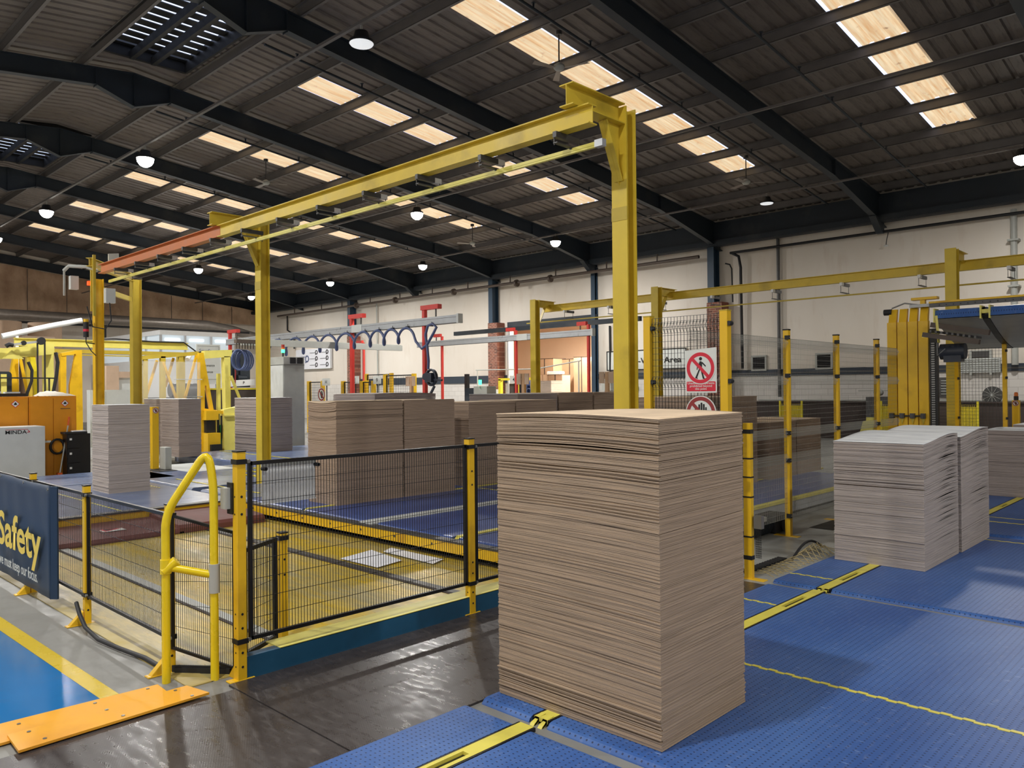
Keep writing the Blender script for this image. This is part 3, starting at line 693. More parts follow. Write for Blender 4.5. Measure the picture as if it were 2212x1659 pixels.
# left field: broad, shiny, greyer belts around the tall grey stack
conv('conveyor_belt', 'shiny grey blue belts around the tall grey stack at left', -13.6, -10.12, 2.1, 5.12, 0.2, 0.02, 'belt_left', r=0.04, lines=((3.62, .02, 0, None, None), (4.9, .02, 0, -13.3, -12.2)))
conv('conveyor_belt', 'grey blue belt strip in front of the grey control cabinet', -15.6, -13.68, 2.1, 5.8, 0.2, 0.02, 'belt_left', r=0.04)
for i, (x, y, l) in enumerate(((-12.6, 6.6, 'nearest the tall grey stack'), (-13.0, 6.95, 'middle of three'), (-13.4, 7.3, 'farthest of three'))):
    s = MB(); s.box(x-0.5, x+0.9, y, y+0.06, 0.203, 0.212)
    for q in range(7): s.box(x-0.45+q*.2, x-0.40+q*.2, y-0.02, y+0.09, 0.203, 0.216)
    single('chain_strip', s, 'hilite_yellow', 'short yellow toothed chain strip on the left belts, '+l, 'chain strip')
for (y, xa, xb, l) in ((5.55, -13.2, -10.4, 'thin yellow line across the left belts before the bollard'), (8.9, -18.6, -14.6, 'broken yellow line on the belts behind the bollard')):
    s = MB(); s.box(xa, xb, y, y+0.035, 0.203, 0.207); single('yellow_line', s, 'hilite_yellow', l, 'floor line')
s = MB(); s.box(-15.9, -14.1, 6.2, 7.1, 0.201, 0.206); single('cover_plate', s, 'light_grey', 'pale steel cover plate between belts beside the yellow bollard', 'cover plate')
s = MB(); s.box(-16.1, -14.6, 5.85, 6.18, 0.201, 0.208); single('drip_tray', s, 'rubber', 'dark oily tray at the foot of the yellow bollard', 'tray')
# yellow pit beam, far side and left side
root = thing('pit_beam', 'yellow steel beam along the far edge of the yellow pit carrying the belts', 'beam', (-7.2, 5.08, 0))
s = MB(); s.box(-10.15, -4.55, 5.05, 5.09, 0.075, 0.185); s.build('web', 'yellow', root); s = MB(); s.box(-10.15, -4.55, 5.045, 5.15, 0.172, 0.19); s.build('top_edge', 'dark_steel', root)
s = MB()
for q in range(9): s.cyl((-9.6+q*.6, 5.052, 0.13), (-9.6+q*.6, 5.045, 0.13), 0.012, 8)
s.build('bolt', 'dark_steel', root)
root = thing('pit_beam', 'yellow steel beam along the left edge of the yellow pit behind the maroon ramp', 'beam', (-10.1, 3.6, 0))
s = MB(); s.prism([(2.1, 0.0), (5.06, 0.0), (5.06, 0.185), (2.1, 0.185)], (-10.12, 0, 0), Y3, Z3, 0, 0.04); s.build('web', 'yellow', root)
s = MB(); s.box(-10.2, -10.06, 2.1, 5.06, 0.185, 0.205); s.build('top_edge', 'dark_steel', root)
# maroon ramp boards
for (ya, yb, zt, l) in ((2.2, 3.95, 0.06, 'long maroon ramp board against the yellow beam with a triangular sticker'), (3.9, 4.98, 0.10, 'maroon ramp board raised over the other at the pit corner')):
    root = thing('ramp_board', l, 'ramp', (-9.6, (ya+yb)/2, 0))
    s = MB(); pr = [(-10.06, zt+0.05), (-9.2, zt), (-9.17, zt-0.035), (-9.17, 0.006), (-9.25, 0.006), (-10.06, 0.02)]
    s.prism([(x, z) for x, z in pr], (0, yb, 0), X3, Z3, 0, yb-ya); s.build('board', 'maroon', root)
    if ya < 3:
        q = MB(); q.box(-9.72, -9.48, 3.18, 3.42, 0.082, 0.085); o = q.build('sticker', 'sign_white', root)
        q = MB(); q.prism([(-9.70, 3.20), (-9.50, 3.20), (-9.60, 3.40)], (0, 0, 0.085), X3, Y3, 0, 0.002); q.build('warning_triangle', 'sign_red', root)
        q = MB(); q.prism([(-9.655, 3.225), (-9.545, 3.225), (-9.60, 3.345)], (0, 0, 0.087), X3, Y3, 0, 0.002); q.build('triangle_centre', 'ink', root)
# rails in the pit
for (y, l) in ((2.68, 'flat grey steel rail across the yellow pit floor, nearer one'), (4.27, 'flat dark steel rail across the yellow pit floor, farther one')):
    root = thing('floor_rail', l, 'rail', (-7, y, 0))
    s = MB(); s.box(-10.05, -4.4, y-0.04, y+0.04, 0.004, 0.014); s.build('rail_plate', 'grey_paint' if y < 3 else 'dark_steel', root)
    s = MB(); s.box(-10.05, -4.4, y-0.065, y-0.04, 0.004, 0.010); s.build('edge_shadow', 'dark_brown', root)  # dark strip standing in for the shadow edge beside the rail
for (pts, l) in ((((-6.55, 4.35), (-6.66, 4.80), (-6.03, 4.70), (-5.96, 4.36)), 'white paper sheet on the yellow pit floor, left of two'),
                 (((-6.50, 4.83), (-6.60, 5.0), (-5.77, 5.0), (-5.69, 4.80)), 'long white paper sheet on the yellow pit floor, right of two')):
    s = MB(); s.prism(list(pts), (0, 0, 0.015), X3, Y3, 0, 0.003); single('paper_sheet', s, 'paper', l, 'paper')
# dark floor plates
for (x0, x1, y0, y1, l) in ((-4.13, -3.02, -0.6, 2.055, 'dark brown plywood floor plate by the orange ramp plates'), (-4.22, -3.02, 2.065, 5.2, 'long dark brown plywood floor plate between the yard fence and belts'),
                            (-4.22, -3.02, 5.21, 6.14, 'dark floor plate behind the nearest stack by the short yellow post')):
    s = MB(); s.box(x0, x1, y0, y1, 0.0, 0.012); single('floor_plate', s, 'dark_plate', l, 'floor plate')
s = MB(); s.prism([(-4.55, 0.96), (-4.29, 0.96), (-4.29, 1.775), (-4.50, 1.785)], (0, 0, 0.008), X3, Y3, 0, 0.012)
o = thing('ramp_plate', 'orange painted ramp plate lying lower, beside the blue floor', 'plate', (-4.4, 1.3, 0)); s.build('plate', 'orange', o)
q = MB()
for yy in (1.1, 1.45, 1.72): q.cyl((-4.47, yy, .019), (-4.47, yy, .023), .009, 10)
q.build('screw', 'steel', o)
o = thing('ramp_plate', 'orange painted ramp plate lapping over the dark floor plate', 'plate', (-4.2, 1.45, 0))
s = MB(); s.prism([(-4.34, 1.02), (-4.11, 1.01), (-4.14, 1.915), (-4.33, 1.875)], (0, 0, 0.02), X3, Y3, 0, 0.012); s.build('plate', 'orange', o)
q = MB()
for yy in (1.1, 1.45, 1.8): q.cyl((-4.30, yy, .031), (-4.30, yy, .035), .009, 10); q.cyl((-4.16, yy+.03, .031), (-4.16, yy+.03, .035), .009, 10)
q.build('screw', 'steel', o)
# ================================================================== yard fence round the yellow pit
def foot(mb, x, y, ax):
    """Foot plate with a gusset; ax = direction of the long plate ('x' or 'y')."""
    if ax == 'y': mb.box(x-0.03, x+0.03, y-0.075, y+0.075, 0, 0.008); mb.prism([(x-0.03, 0.0), (x-0.11, 0.0), (x-0.03, 0.09)], (0, y, 0), X3, Z3, -0.02, 0.02)
    else: mb.box(x-0.03, x+0.03, y-0.14, y+0.05, 0, 0.008); mb.prism([(y-0.03, 0.0), (y-0.13, 0.0), (y-0.03, 0.10)], (x, 0, 0), Y3, Z3, -0.022, 0.022)
def post(root, x, y, h, w=0.05, ax='y', mat='yellow', z0=0.0, holes=(0.08, 0.16, 0.3, 0.38, .95, 1.05), face='x', cap='black', feet=True):
    m = MB(); m.box(x-w/2, x+w/2, y-w/2, y+w/2, z0, h)
    if feet: foot(m, x, y, ax)
    p = m.build('post', mat, root, bevel=0.003)
    m = MB(); m.box(x-w/2-0.002, x+w/2+0.002, y-w/2-0.002, y+w/2+0.002, h, h+0.008); m.build('cap', cap, p)
    for z in holes:
        if z < h:
            m = MB(); m.cyl((x+w/2, y, z), (x+w/2+0.0012, y, z), 0.0075, 10); m.build('bolt_hole', 'ink', p)
            m = MB(); m.cyl((x, y-w/2, z), (x, y-w/2-0.0012, z), 0.0055, 8); m.build('bolt_hole', 'ink', p)
    return p
def clamp(root, x, y, z, w=0.05, side=(0, 1)):
    m = MB(); m.box(x-w/2-.006, x+w/2+.006, y-w/2-.006, y+w/2+.006, z-0.014, z+0.014); c = m.build('clamp', 'black', root)
    m = MB(); bx, by = x+side[0]*(w/2+.02)+(0.012 if side[1] else 0), y+side[1]*(w/2+.02)-(0.012 if side[0] else 0)
    d = (0.014, 0) if side[1] else (0, -0.014)
    m.cyl((bx, by, z), (bx+d[0], by+d[1], z), 0.011, 12); m.build('bolt', 'steel', c)
def mesh_panel(root, p, q, z0, z1, sv, sh, r, mat, fr=0.0, frmat='black', vfold=(), n_out=(0, 0, 0), drop=(0.0, 0.0)):
    """Welded wire panel between two plan points, wires as one part; optional box frame and V folds."""
    p, q = Vector((*p, 0)), Vector((*q, 0)); L = (q-p).length; d = (q-p)/L; m = MB(); nv = int(L/sv); nh = int((z1-z0)/sh); out = v3(n_out)
    zs = [z0+(z1-z0)*i/nh for i in range(nh+1)]
    for i in range(nv+1):
        b = p+d*(L*i/nv)
        if not vfold: m.bar(b+Z3*(z0+drop[0]*i/nv), b+Z3*(z1+drop[1]*i/nv), r*2)
        else:
            ks = [z0]
            for z in vfold: ks += [z-0.05, z, z+0.05]
            ks.append(z1)
            for a, c in zip(ks, ks[1:]):
                oa = out*0.03 if a in vfold else out*0; oc = out*0.03 if c in vfold else out*0
                m.bar(b+Z3*a+oa, b+Z3*c+oc, r*2)
    for z in zs: m.bar(p+Z3*z, q+Z3*z+Z3*((drop[1] if z > (z0+z1)/2 else drop[0]) if True else 0)*((z-(z0+z1)/2)/((z1-z0)/2) if z > (z0+z1)/2 else 1-(z-z0)/((z1-z0)/2)), r*2)
    for z in vfold: m.bar(p+Z3*z+out*0.03, q+Z3*z+out*0.03, r*2.2); m.bar(p+Z3*(z-.05), q+Z3*(z-.05), r*2); m.bar(p+Z3*(z+.05), q+Z3*(z+.05), r*2)
    m.build('mesh_panel', mat, root)
    if fr:
        m = MB(); m.bar(p+Z3*z1, q+Z3*(z1+drop[1]), fr, fr); m.bar(p+Z3*z0, q+Z3*(z0+drop[0]), fr, fr); m.bar(p+Z3*(z0-fr/2), p+Z3*(z1+fr/2), fr, fr); m.bar(q+Z3*(z0+drop[0]-fr/2), q+Z3*(z1+drop[1]+fr/2), fr, fr)
        m.build('panel_frame', frmat, root)
FX = -4.27
root = thing('safety_fence', 'black mesh safety fence with yellow posts between dark floor plates and yellow pit', 'fence', (FX, 3.2, 0))
for y, h in ((2.16, 1.305), (3.96, 1.285), (5.76, 1.285)):
    post(root, FX, y, h, 0.055, 'y')
    clamp(root, FX, y, h-0.055, 0.055); clamp(root, FX, y, 0.225, 0.055)
mesh_panel(root, (FX, 2.225), (FX, 3.915), 0.225, 1.235, 0.0205, 0.112, 0.0014, 'wire_dark', 0.022)
mesh_panel(root, (FX, 4.02), (FX, 5.71), 0.225, 1.235, 0.0205, 0.112, 0.0014, 'wire_dark', 0.022)
m = MB(); m.box(FX-0.07, FX-0.01, 2.12, 2.13, 0.95, 1.13); o = m.build('lock_plate', 'black', root)
m = MB(); m.box(FX-0.09, FX-0.03, 2.09, 2.13, 0.98, 1.10); o = m.build('switch_box', 'grey_paint', root)
root = thing('kerb_beam', 'teal blue steel kerb beam with yellow top under the black mesh fence', 'beam', (-4.32, 4, 0))
m = MB(); m.box(-4.32, -4.25, 2.17, 6.1, 0.0, 0.128); m.build('side', 'teal', root); m = MB(); m.box(-4.42, -4.25, 2.40, 6.1, 0.124, 0.132); m.build('top', 'pale_yellow', root)
# fence along X with the banner
FY = 1.94
root = thing('safety_fence', 'low mesh safety fence with yellow posts carrying the dark blue banner', 'fence', (-6.2, FY, 0))
post(root, -4.365, 2.19, 0.80, .03, 'x', holes=(.3, .45), feet=False)
for x, h in ((-4.70, 0.985), (-6.13, 0.985), (-7.42, 0.985), (-8.75, 0.985)):
    post(root, x, FY, h, 0.045, 'x', holes=(.1, .18, .8, .9), feet=h > .9); 
    if h > .9: clamp(root, x, FY, h-0.06, .045, (1, 0)); clamp(root, x, FY, 0.21, .045, (1, 0))
for a, b in ((-4.73, -6.10), (-6.16, -7.39), (-7.45, -8.72)): mesh_panel(root, (b, FY), (a, FY), 0.20, 0.925, 0.0205, 0.112, 0.0013, 'wire_dark', 0.02)
mesh_panel(root, (-4.67, FY), (-4.385, 2.185), 0.15, 0.925, 0.0125, 0.112, 0.0011, 'wire_dark', 0.016, drop=(-0.12, -0.10))
# short return panel inside
root = thing('safety_fence', 'short inner mesh fence panel with a yellow post behind the corner post', 'fence', (-4.6, 2.4, 0))
post(root, -4.69, 2.67, 0.72, 0.05, 'y', holes=(.45, .55)); clamp(root, -4.69, 2.67, .69, .05, (0, -1))
mesh_panel(root, (-4.49, 2.30), (-4.665, 2.60), 0.06, 0.69, 0.0205, 0.105, 0.0013, 'wire_dark', 0.026)
# banner
root = thing('banner', 'dark blue banner lettered Safety in yellow tied to the low mesh fence', 'banner', (-7.4, 1.86, 0))
m = MB(); vs = []; NX, NZ = 40, 12
for j in range(NZ+1):
    for i in range(NX+1):
        x = -8.9+(-6.70+8.9)*i/NX; z = 0.085+(0.945-0.085)*j/NZ
        vs.append((x, 1.868-0.005*math.sin(x*7.3)*(0.3+0.7*abs(z-.5))-0.003*math.sin(x*17+z*5), z-0.004*math.sin(x*5)*(j/NZ)))
vs2 = vs
m.add(vs, [(j*(NX+1)+i, j*(NX+1)+i+1, (j+1)*(NX+1)+i+1, (j+1)*(NX+1)+i) for j in range(NZ) for i in range(NX)], True)
m.prism([(-6.703, 1.864), (-6.66, 1.90), (-6.665, 1.91), (-6.708, 1.872)], (0, 0, .088), X3, Y3, 0, .852)
o = m.build('sheet', 'banner_blue', root); sm = o.modifiers.new('thick', 'SOLIDIFY'); sm.thickness = 0.003; sm.offset = 1
text('Safety', 0.40, (-8.09, 1.838, 0.355), X3, Z3, 'banner_yellow', 'headline', root, width=1.25, bold=0.022, lift=0.0)
text(', we must keep our focus.', 0.125, (-8.10, 1.838, 0.180), X3, Z3, 'sign_white', 'subline', root, width=1.17, bold=0.010, lift=0.0)
m = MB()
for x, z in ((-8.05, .93), (-7.36, .925), (-6.72, .92)): m.ring((x, z), 0.006, 0.012, (0, 1.855, 0), X3, Z3, 0, 0.006, 14)
m.build('eyelet', 'steel', root)
# whiteboard on the fence
root = thing('whiteboard', 'small blank whiteboard with grey clip rail tied behind the black mesh fence', 'board', (-4.30, 2.5, 1.1))
m = MB(); m.box(-4.306, -4.298, 2.32, 2.675, 0.99, 1.205); m.build('panel', 'white', root)
m = MB(); m.box(-4.308, -4.294, 2.315, 2.68, 1.205, 1.225); m.build('clip_rail', 'grey_paint', root)
m = MB(); m.box(-4.308, -4.295, 2.315, 2.68, 1.225, 1.236); m.box(-4.308, -4.295, 2.315, 2.68, 0.982, 0.99); m.build('edge_trim', 'white', root)
m = MB()
for y in (2.32, 2.675): m.ring((y, 1.195), 0.006, 0.012, (-4.29, 0, 0), Y3, Z3, -0.01, 0.035, 10)
m.build('cable_tie', 'ink', root)
# hose and rubber strip at the fence foot
m = MB(); pts = [(-6.10, 1.86, .17), (-6.0, 1.85, .11), (-5.85, 1.84, .05), (-5.6, 1.84, .022), (-5.3, 1.87, .02), (-5.0, 1.91, .02), (-4.76, 1.91, .02)]
m.tube(pts, 0.014, 10); single('rubber_hose', m, 'rubber', 'black hose sagging along the foot of the low mesh fence', 'hose')
m = MB(); m.bar((-4.66, 1.955, .02), (-4.40, 2.165, .02), .03, .03)
for q in range(24): m.bar((-4.66+q*.011, 1.955+q*.0089, .006), (-4.66+q*.011, 1.955+q*.0089, .045), .006, .045, (.63, .78, 0))
single('brush_strip', m, 'rubber', 'black ribbed rubber strip at the fence foot behind the yellow handrail', 'strip')
# handrail
root = thing('handrail', 'bright yellow bent tube handrail with a lower cross rail by the fence corner', 'handrail', (-4.46, 1.95, 0))
def arc(pts, r=0.09, n=6):
    out = [v3(pts[0])]
    for a, b, c in zip(pts, pts[1:], pts[2:]):
        a, b, c = v3(a), v3(b), v3(c); u, w = (a-b).normalized(), (c-b).normalized(); rr = min(r, (a-b).length*.45, (c-b).length*.45); s, e = b+u*rr, b+w*rr
        for i in range(n+1):
            t = i/n; out.append(s*(1-t)**2+b*2*t*(1-t)+e*t*t)
    out.append(v3(pts[-1])); return out
A, B = Vector((-4.54, 1.85, 0)), Vector((-4.38, 2.06, 0)); 
m = MB(); m.tube(arc([A, A+Z3*0.96, B+Z3*1.32+(A-B)*0.12, B+Z3*1.12, B], 0.10), 0.0235, 14); m.build('bent_tube', 'tube_yellow', root)
m = MB(); m.tube([A+Z3*.66, B+Z3*.60], 0.0225, 12); m.build('cross_rail', 'tube_yellow', root)
m = MB(); m.cyl(A+Z3*.62, A+Z3*.70, .031, 14); m.cyl(A+Z3*.63+Vector((0, -.01, 0)), A+Z3*.69+Vector((.03, .05, 0)), .03, 12); m.build('clamp_joint', 'tube_yellow', root)
m = MB(); m.cyl(B+Z3*.50, B+Z3*.665, .031, 14); m.build('clamp_joint', 'grey_paint', root)

# ================================================================== fences on the right
root = thing('mesh_fence', 'tall wire mesh fence with yellow posts running back along the right belts', 'fence', (-3.85, 9, 0))
FRX = -3.85
for y in (7.03, 8.36, 9.73, 11.10):
    m = MB(); m.box(FRX-.03, FRX+.03, y-.03, y+.03, 0.0, 2.27); m.box(FRX-.16, FRX+.12, y-.045, y+.045, 0, .008); p = m.build('post', 'yellow', root, bevel=0.003)
    m = MB(); m.box(FRX-.032, FRX+.032, y-.032, y+.032, 2.27, 2.285); m.build('cap', 'black', p)
    for z in (2.19, 1.77, 1.14, 0.84, 0.23):
        m = MB(); m.box(FRX+.0, FRX+.05, y-.055, y-.022, z-.022, z+.022); m.build('mesh_clip', 'rubber', p)
        m = MB(); m.cyl((FRX+.05, y-.04, z), (FRX+.056, y-.04, z), .009, 10); m.build('bolt', 'steel', p)
for a, b in ((6.33, 7.0), (7.06, 8.33), (8.39, 9.70), (9.76, 11.07), (11.13, 11.9)):
    mesh_panel(root, (FRX+.0, a), (FRX+.0, b), 0.20 if a > 7 else 0.75, 2.18, 0.022, 0.056, 0.0010, 'wire_light', vfold=(2.13, 1.72, 1.14, .86), n_out=(1, 0, 0))
SY = 5.95
root = thing('mesh_fence', 'tall mesh fence panel carrying the prohibition signs, behind the nearest stack', 'fence', (-3.65, SY, 0))
for x, h in ((-3.27, 2.285), (-4.03, 2.285)):
    m = MB(); m.box(x-.035, x+.035, SY-.035, SY+.035, 0, h); m.box(x-.06, x+.06, SY-.12, SY+.12, 0, .008); p = m.build('post', 'yellow', root, bevel=.003)
    m = MB(); m.box(x-.037, x+.037, SY-.037, SY+.037, h, h+.01); m.build('cap', 'shaded_yellow', p)
    m = MB()
    for z in (2.18, 1.70, 1.1): m.cyl((x+.045, SY-.03, z), (x+.045, SY+.02, z), .02, 10)
    m.build('mesh_clip', 'rubber', p)
mesh_panel(root, (-3.99, SY), (-3.31, SY), 0.2, 2.27, 0.031, 0.052, 0.0016, 'wire', vfold=(2.18, 1.70, 1.1), n_out=(0, -1, 0))
# short banded post with switch and flap mesh
root = thing('gate_post', 'short yellow post with black bands and a switch box, right edge of nearest stack', 'post', (-3.25, 6.28, 0))
m = MB(); m.box(-3.285, -3.215, 6.255, 6.305, 0, 1.34); m.box(-3.3, -3.1, 6.24, 6.32, 0, .01); m.build('post_tube', 'yellow', root, bevel=.003)
for z, t in ((1.25, .035), (1.03, .012), (0.87, .012), (.70, .012), (.36, .012), (0.17, .035)): m = MB(); m.box(-3.288, -3.212, 6.252, 6.308, z, z+t); m.build('black_band', 'black', root)
m = MB(); m.box(-3.20, -3.13, 6.27, 6.32, 0.44, 0.55); m.build('switch_box', 'steel', root)
m = MB()
for q in range(5): m.bar((-3.19+q*.011, 6.29, 0.19), (-3.19+q*.011, 6.29, 0.44), .003)
for q in range(14): m.bar((-3.195, 6.29, 0.19+q*.019), (-3.14, 6.29, 0.19+q*.019), .003)
m.build('side_mesh', 'wire_dark', root)
# signs on the panel
def disc_sign(root, c, r, O, U, V, red='sign_red', white='sign_white', symbol='hand', back=True):
    m = MB(); m.prism(circ(c[0], c[1], r, 40), O, U, V, 0, .003); m.build('disc', white, root)
    m = MB(); m.ring(c, r*.72, r*.94, O, U, V, .003, .0045); a = math.radians(-45); d = (math.cos(a), math.sin(a)); n = (-d[1]*r*.10, d[0]*r*.10); e = r*.76
    m.prism([(c[0]-d[0]*e+n[0], c[1]-d[1]*e+n[1]), (c[0]-d[0]*e-n[0], c[1]-d[1]*e-n[1]), (c[0]+d[0]*e-n[0], c[1]+d[1]*e-n[1]), (c[0]+d[0]*e+n[0], c[1]+d[1]*e+n[1])], O, U, V, .0046, .006)
    m.build('ring_and_bar', red, root)
    m = MB()
    if symbol == 'hand':
        k = r/0.10; P = lambda x, y: (c[0]+x*k, c[1]+y*k)
        m.prism([P(-.012, -.055), P(.030, -.055), P(.042, -.005), P(.038, .012), P(-.014, .012)], O, U, V, .003, .004)
        for x, y, w in ((-.010, .050, .0055), (.005, .060, .006), (.020, .052, .0055), (.034, .034, .005)): m.prism(rrect(c[0]+(x-w)*k, c[0]+(x+w)*k, c[1]+.008*k, c[1]+y*k, w*k*.9), O, U, V, .003, .004)
        m.prism([P(-.014, .006), P(-.034, .026), P(-.040, .020), P(-.014, -.030)], O, U, V, .003, .004)
        m.build('hand_symbol', 'ink', root)
    else:
        k = r/0.10; P = lambda x, y: (c[0]+x*k, c[1]+y*k)
        m.prism(circ(*P(0.002, .055), .0105*k, 20), O, U, V, .003, .004)
        m.prism([P(-.004, .040), P(.008, .040), P(.013, .022), P(.010, -.006), P(-.008, -.006), P(-.013, .018)], O, U, V, .003, .004)
        m.prism([P(.008, .030), P(.034, .006), P(.038, .012), P(.014, .036)], O, U, V, .003, .004)
        m.prism([P(-.012, .034), P(-.020, -.012), P(-.026, -.010), P(-.020, .020)], O, U, V, .003, .004)
        m.prism([P(-.008, -.004), P(.001, -.004), P(-.022, -.058), P(-.016, -.066), P(-.036, -.062), P(-.034, -.056)], O, U, V, .003, .004)
        m.prism([P(.000, -.004), P(.010, -.004), P(.026, -.060), P(.034, -.068), P(.016, -.066)], O, U, V, .003, .004)
        m.build('walking_figure', 'ink', root)
root = thing('prohibition_sign', 'white sign reading Unauthorised persons prohibited beyond this point on the mesh fence', 'sign', (-3.47, SY-.05, 1.8))
OS = (-3.62, SY-.052, 0)
m = MB(); m.prism([(0, 1.605), (0.295, 1.605), (0.295, 1.985), (-.005, 1.965)], OS, X3, Z3, -.002, .002); m.build('panel', 'sign_white', root)
disc_sign(root, (.145, 1.815), .140, (-3.62, SY-.0545, 0), X3, Z3, symbol='walk')
m = MB(); m.prism(rrect(.010, .285, 1.618, 1.700, .008), OS, X3, Z3, .002, .004); m.build('red_plate', 'sign_red', root)
for i, s in enumerate(('Unauthorised persons', 'prohibited beyond', 'this point')):
    text(s, .026, (-3.62+.1475, SY-.0565, 1.678-i*.024), X3, Z3, 'sign_white', 'sign_line', root, width=(.255, .21, .11)[i], align='CENTER', bold=.012, lift=.0005)
root = thing('prohibition_sign', 'round hand prohibition sign below the white one, half hidden by the nearest stack', 'sign', (-3.47, SY-.05, 1.45))
disc_sign(root, (.145, 1.435), .145, (-3.62, SY-.0545, 0), X3, Z3, red='dark_red')
# things on the concrete behind the fence foot
root = thing('gear_motor', 'dark grey geared motor lying under the raised conveyor by the fence', 'motor', (-4.15, 8.3, 0))
m = MB(); m.cyl((-4.1, 7.9, .09), (-4.1, 8.35, .09), .075, 18)
for q in range(12): m.cyl((-4.1, 7.93+q*.033, .09), (-4.1, 7.94+q*.033, .09), .085, 18)
m.build('motor_body', 'navy_steel', root); m = MB(); m.box(-4.25, -4.0, 8.35, 8.72, 0.02, .2); m.cyl((-3.98, 8.55, .1), (-4.27, 8.55, .1), .085, 16); m.build('gearbox', 'rubber', root)
m = MB(); m.box(-4.16, -4.03, 8.0, 8.2, .165, .215); m.build('terminal_box', 'light_grey', root)
m = MB()
m.box(-3.40, -3.32, 6.42, 7.15, .0, .028)
for q in range(14): m.box(-3.40, -3.31, 6.44+q*.052, 6.47+q*.052, .028, .034)
single('cable_tray', m, 'rubber', 'dark perforated cable tray on the concrete beside the belts', 'tray')
m = MB()
for q in range(15): 
    y = 6.36+q*.09
    m.tube([(-3.31, y, .02), (-3.20, y+.09, .03+.10*math.exp(-((y-7.35)/.3)**2)), (-3.07, y+.2, .03)], .0035, 5); m.tube([(-3.07, y, .03), (-3.19, y+.10, .035+.11*math.exp(-((y-7.35)/.3)**2)), (-3.31, y+.2, .02)], .0035, 5)
single('rope_net', m, 'olive_net', 'olive rope net bunched along the belt edge by the short yellow post', 'net')
m = MB(); m.tube([(-3.25+.0*t, 7.1+.75*t/10, .02+.13*math.sin(math.pi*t/10)) for t in range(11)], .012, 8); single('cable', m, 'rubber', 'black cable arching over the rope net beside the belts', 'cable')
m = MB(); m.box(-3.33, -3.06, 7.75, 8.1, 0, .045); single('slab', m, 'grey_slab', 'pale rectangular concrete slab beside the white topped stack', 'slab', bevel=.006)
m = MB(); m.box(-3.90, -3.62, 9.0, 9.9, .003, .006); single('floor_pit', m, 'ink', 'dark rectangular opening in the concrete beside the white topped stack', 'opening')

# ================================================================== gantries
def festoon(mb_beam, mb_rail): pass
def hanger_set(name_root, xs, y, z_beam, z_rail, mat='dark_steel'):
    for x in xs:
        m = MB(); m.box(x-.025, x+.025, y-.22, y+.20, z_beam-.065, z_beam-.005); 
        m.bar((x-.02, y-.17, z_beam-.06), (x-.02, y-.17, z_rail+.06), .008); m.bar((x+.02, y+.14, z_beam-.06), (x+.02, y+.14, z_rail+.06), .008)
        m.box(x-.03, x+.03, y-.20, y+.17, z_rail+.055, z_rail+.067); h = m.build('hanger', mat, name_root)
        m = MB(); m.box(x-.027, x+.027, y-.225, y-.12, z_beam-.067, z_beam-.003); m.build('white_end', 'white', h)
GY, BY = 6.32, 5.58
root = thing('overhead_gantry', 'big yellow overhead beam gantry on two yellow posts with a conductor rail', 'gantry', (-8.1, GY, 0))
for x in (-4.55, -11.66):
    m = MB(); m.ibeam((x, GY, 0), (x, GY, 4.38), .16, .18, .012, .010, (0, 1, 0)); m.box(x-.15, x+.15, GY-.15, GY+.15, 0, .015); m.build('post', 'gantry_yellow', root)
    m = MB(); m.ibeam((x, GY-.08, 4.305), (x, BY-.13, 4.305), .20, .16, .011, .008); m.build('cross_arm', 'gantry_yellow', root)
    m = MB(); m.prism([(GY-.08, 4.20), (GY-.34, 4.20), (GY-.08, 3.62)], (x, 0, 0), Y3, Z3, -.005, .005); m.bar((x, GY-.33, 4.20), (x, GY-.09, 3.66), .10, .012); m.build('gusset', 'gantry_yellow', root)
    m = MB(); m.box(x-.092, x+.092, GY-.085, GY-.079, 3.28, 3.41); m.build('marker_band', 'shaded_yellow', root)
m = MB(); m.ibeam((-4.35, BY, 4.11), (-11.57, BY, 4.11), .18, .12, .012, .008); m.build('runway_beam', 'gantry_yellow', root)
m = MB(); m.ibeam((-11.58, BY, 4.11), (-16.7, BY, 4.11), .18, .12, .012, .008); m.build('runway_extension', 'rust_orange', root, label='rust orange primed extension of the runway beam')
RZ, RY1 = 3.885, BY+.15
m = MB(); m.box(-4.42, -16.7, RY1-.016, RY1+.016, RZ-.025, RZ+.025); m.box(-4.42, -16.7, RY1-.02, RY1+.02, RZ-.006, RZ+.006); m.build('conductor_rail', 'pale_yellow', root)
m = MB(); m.box(-4.34, -4.43, RY1-.03, RY1+.03, RZ-.03, RZ+.035); m.build('rail_end_cap', 'alu', root)
for i in range(12):
    x = -4.72-1.0*i; m = MB(); m.box(x-.022, x+.022, BY-.10, BY+.24, 3.965, 4.018); m.bar((x-.02, BY-.08, 3.97), (x-.02, BY-.08, 3.90), .008); m.bar((x+.02, BY+.22, 3.97), (x+.02, BY+.22, 3.86), .008); m.box(x-.025, x+.025, BY-.09, RY1+.05, 3.912, 3.922); m.box(x-.012, x+.012, RY1-.022, RY1+.022, 3.90, 3.915); h = m.build('hanger', 'dark_steel', root)
    if i % 6: m = MB(); m.box(x-.024, x+.024, BY+.15, BY+.245, 3.963, 4.02); m.build('white_end', 'white', h)
x = -17.0
m = MB(); m.ibeam((x, 5.62, 0), (x, 5.62, 3.95), .17, .15, .012, .01, (0, 1, 0)); m.build('end_post', 'yellow', root)
m = MB(); m.box(x-.09, x-.04, 5.5, 5.55, 3.3, 4.38); m.box(x+.04, x+.09, 5.5, 5.55, 3.2, 4.42); m.build('post_splice', 'shaded_yellow', root)
m = MB(); m.ibeam((-18.75, 7.0, 0), (-18.75, 7.0, 4.25), .2, .19, .014, .01, (0, 1, 0)); m.build('rear_post', 'shaded_yellow', root)
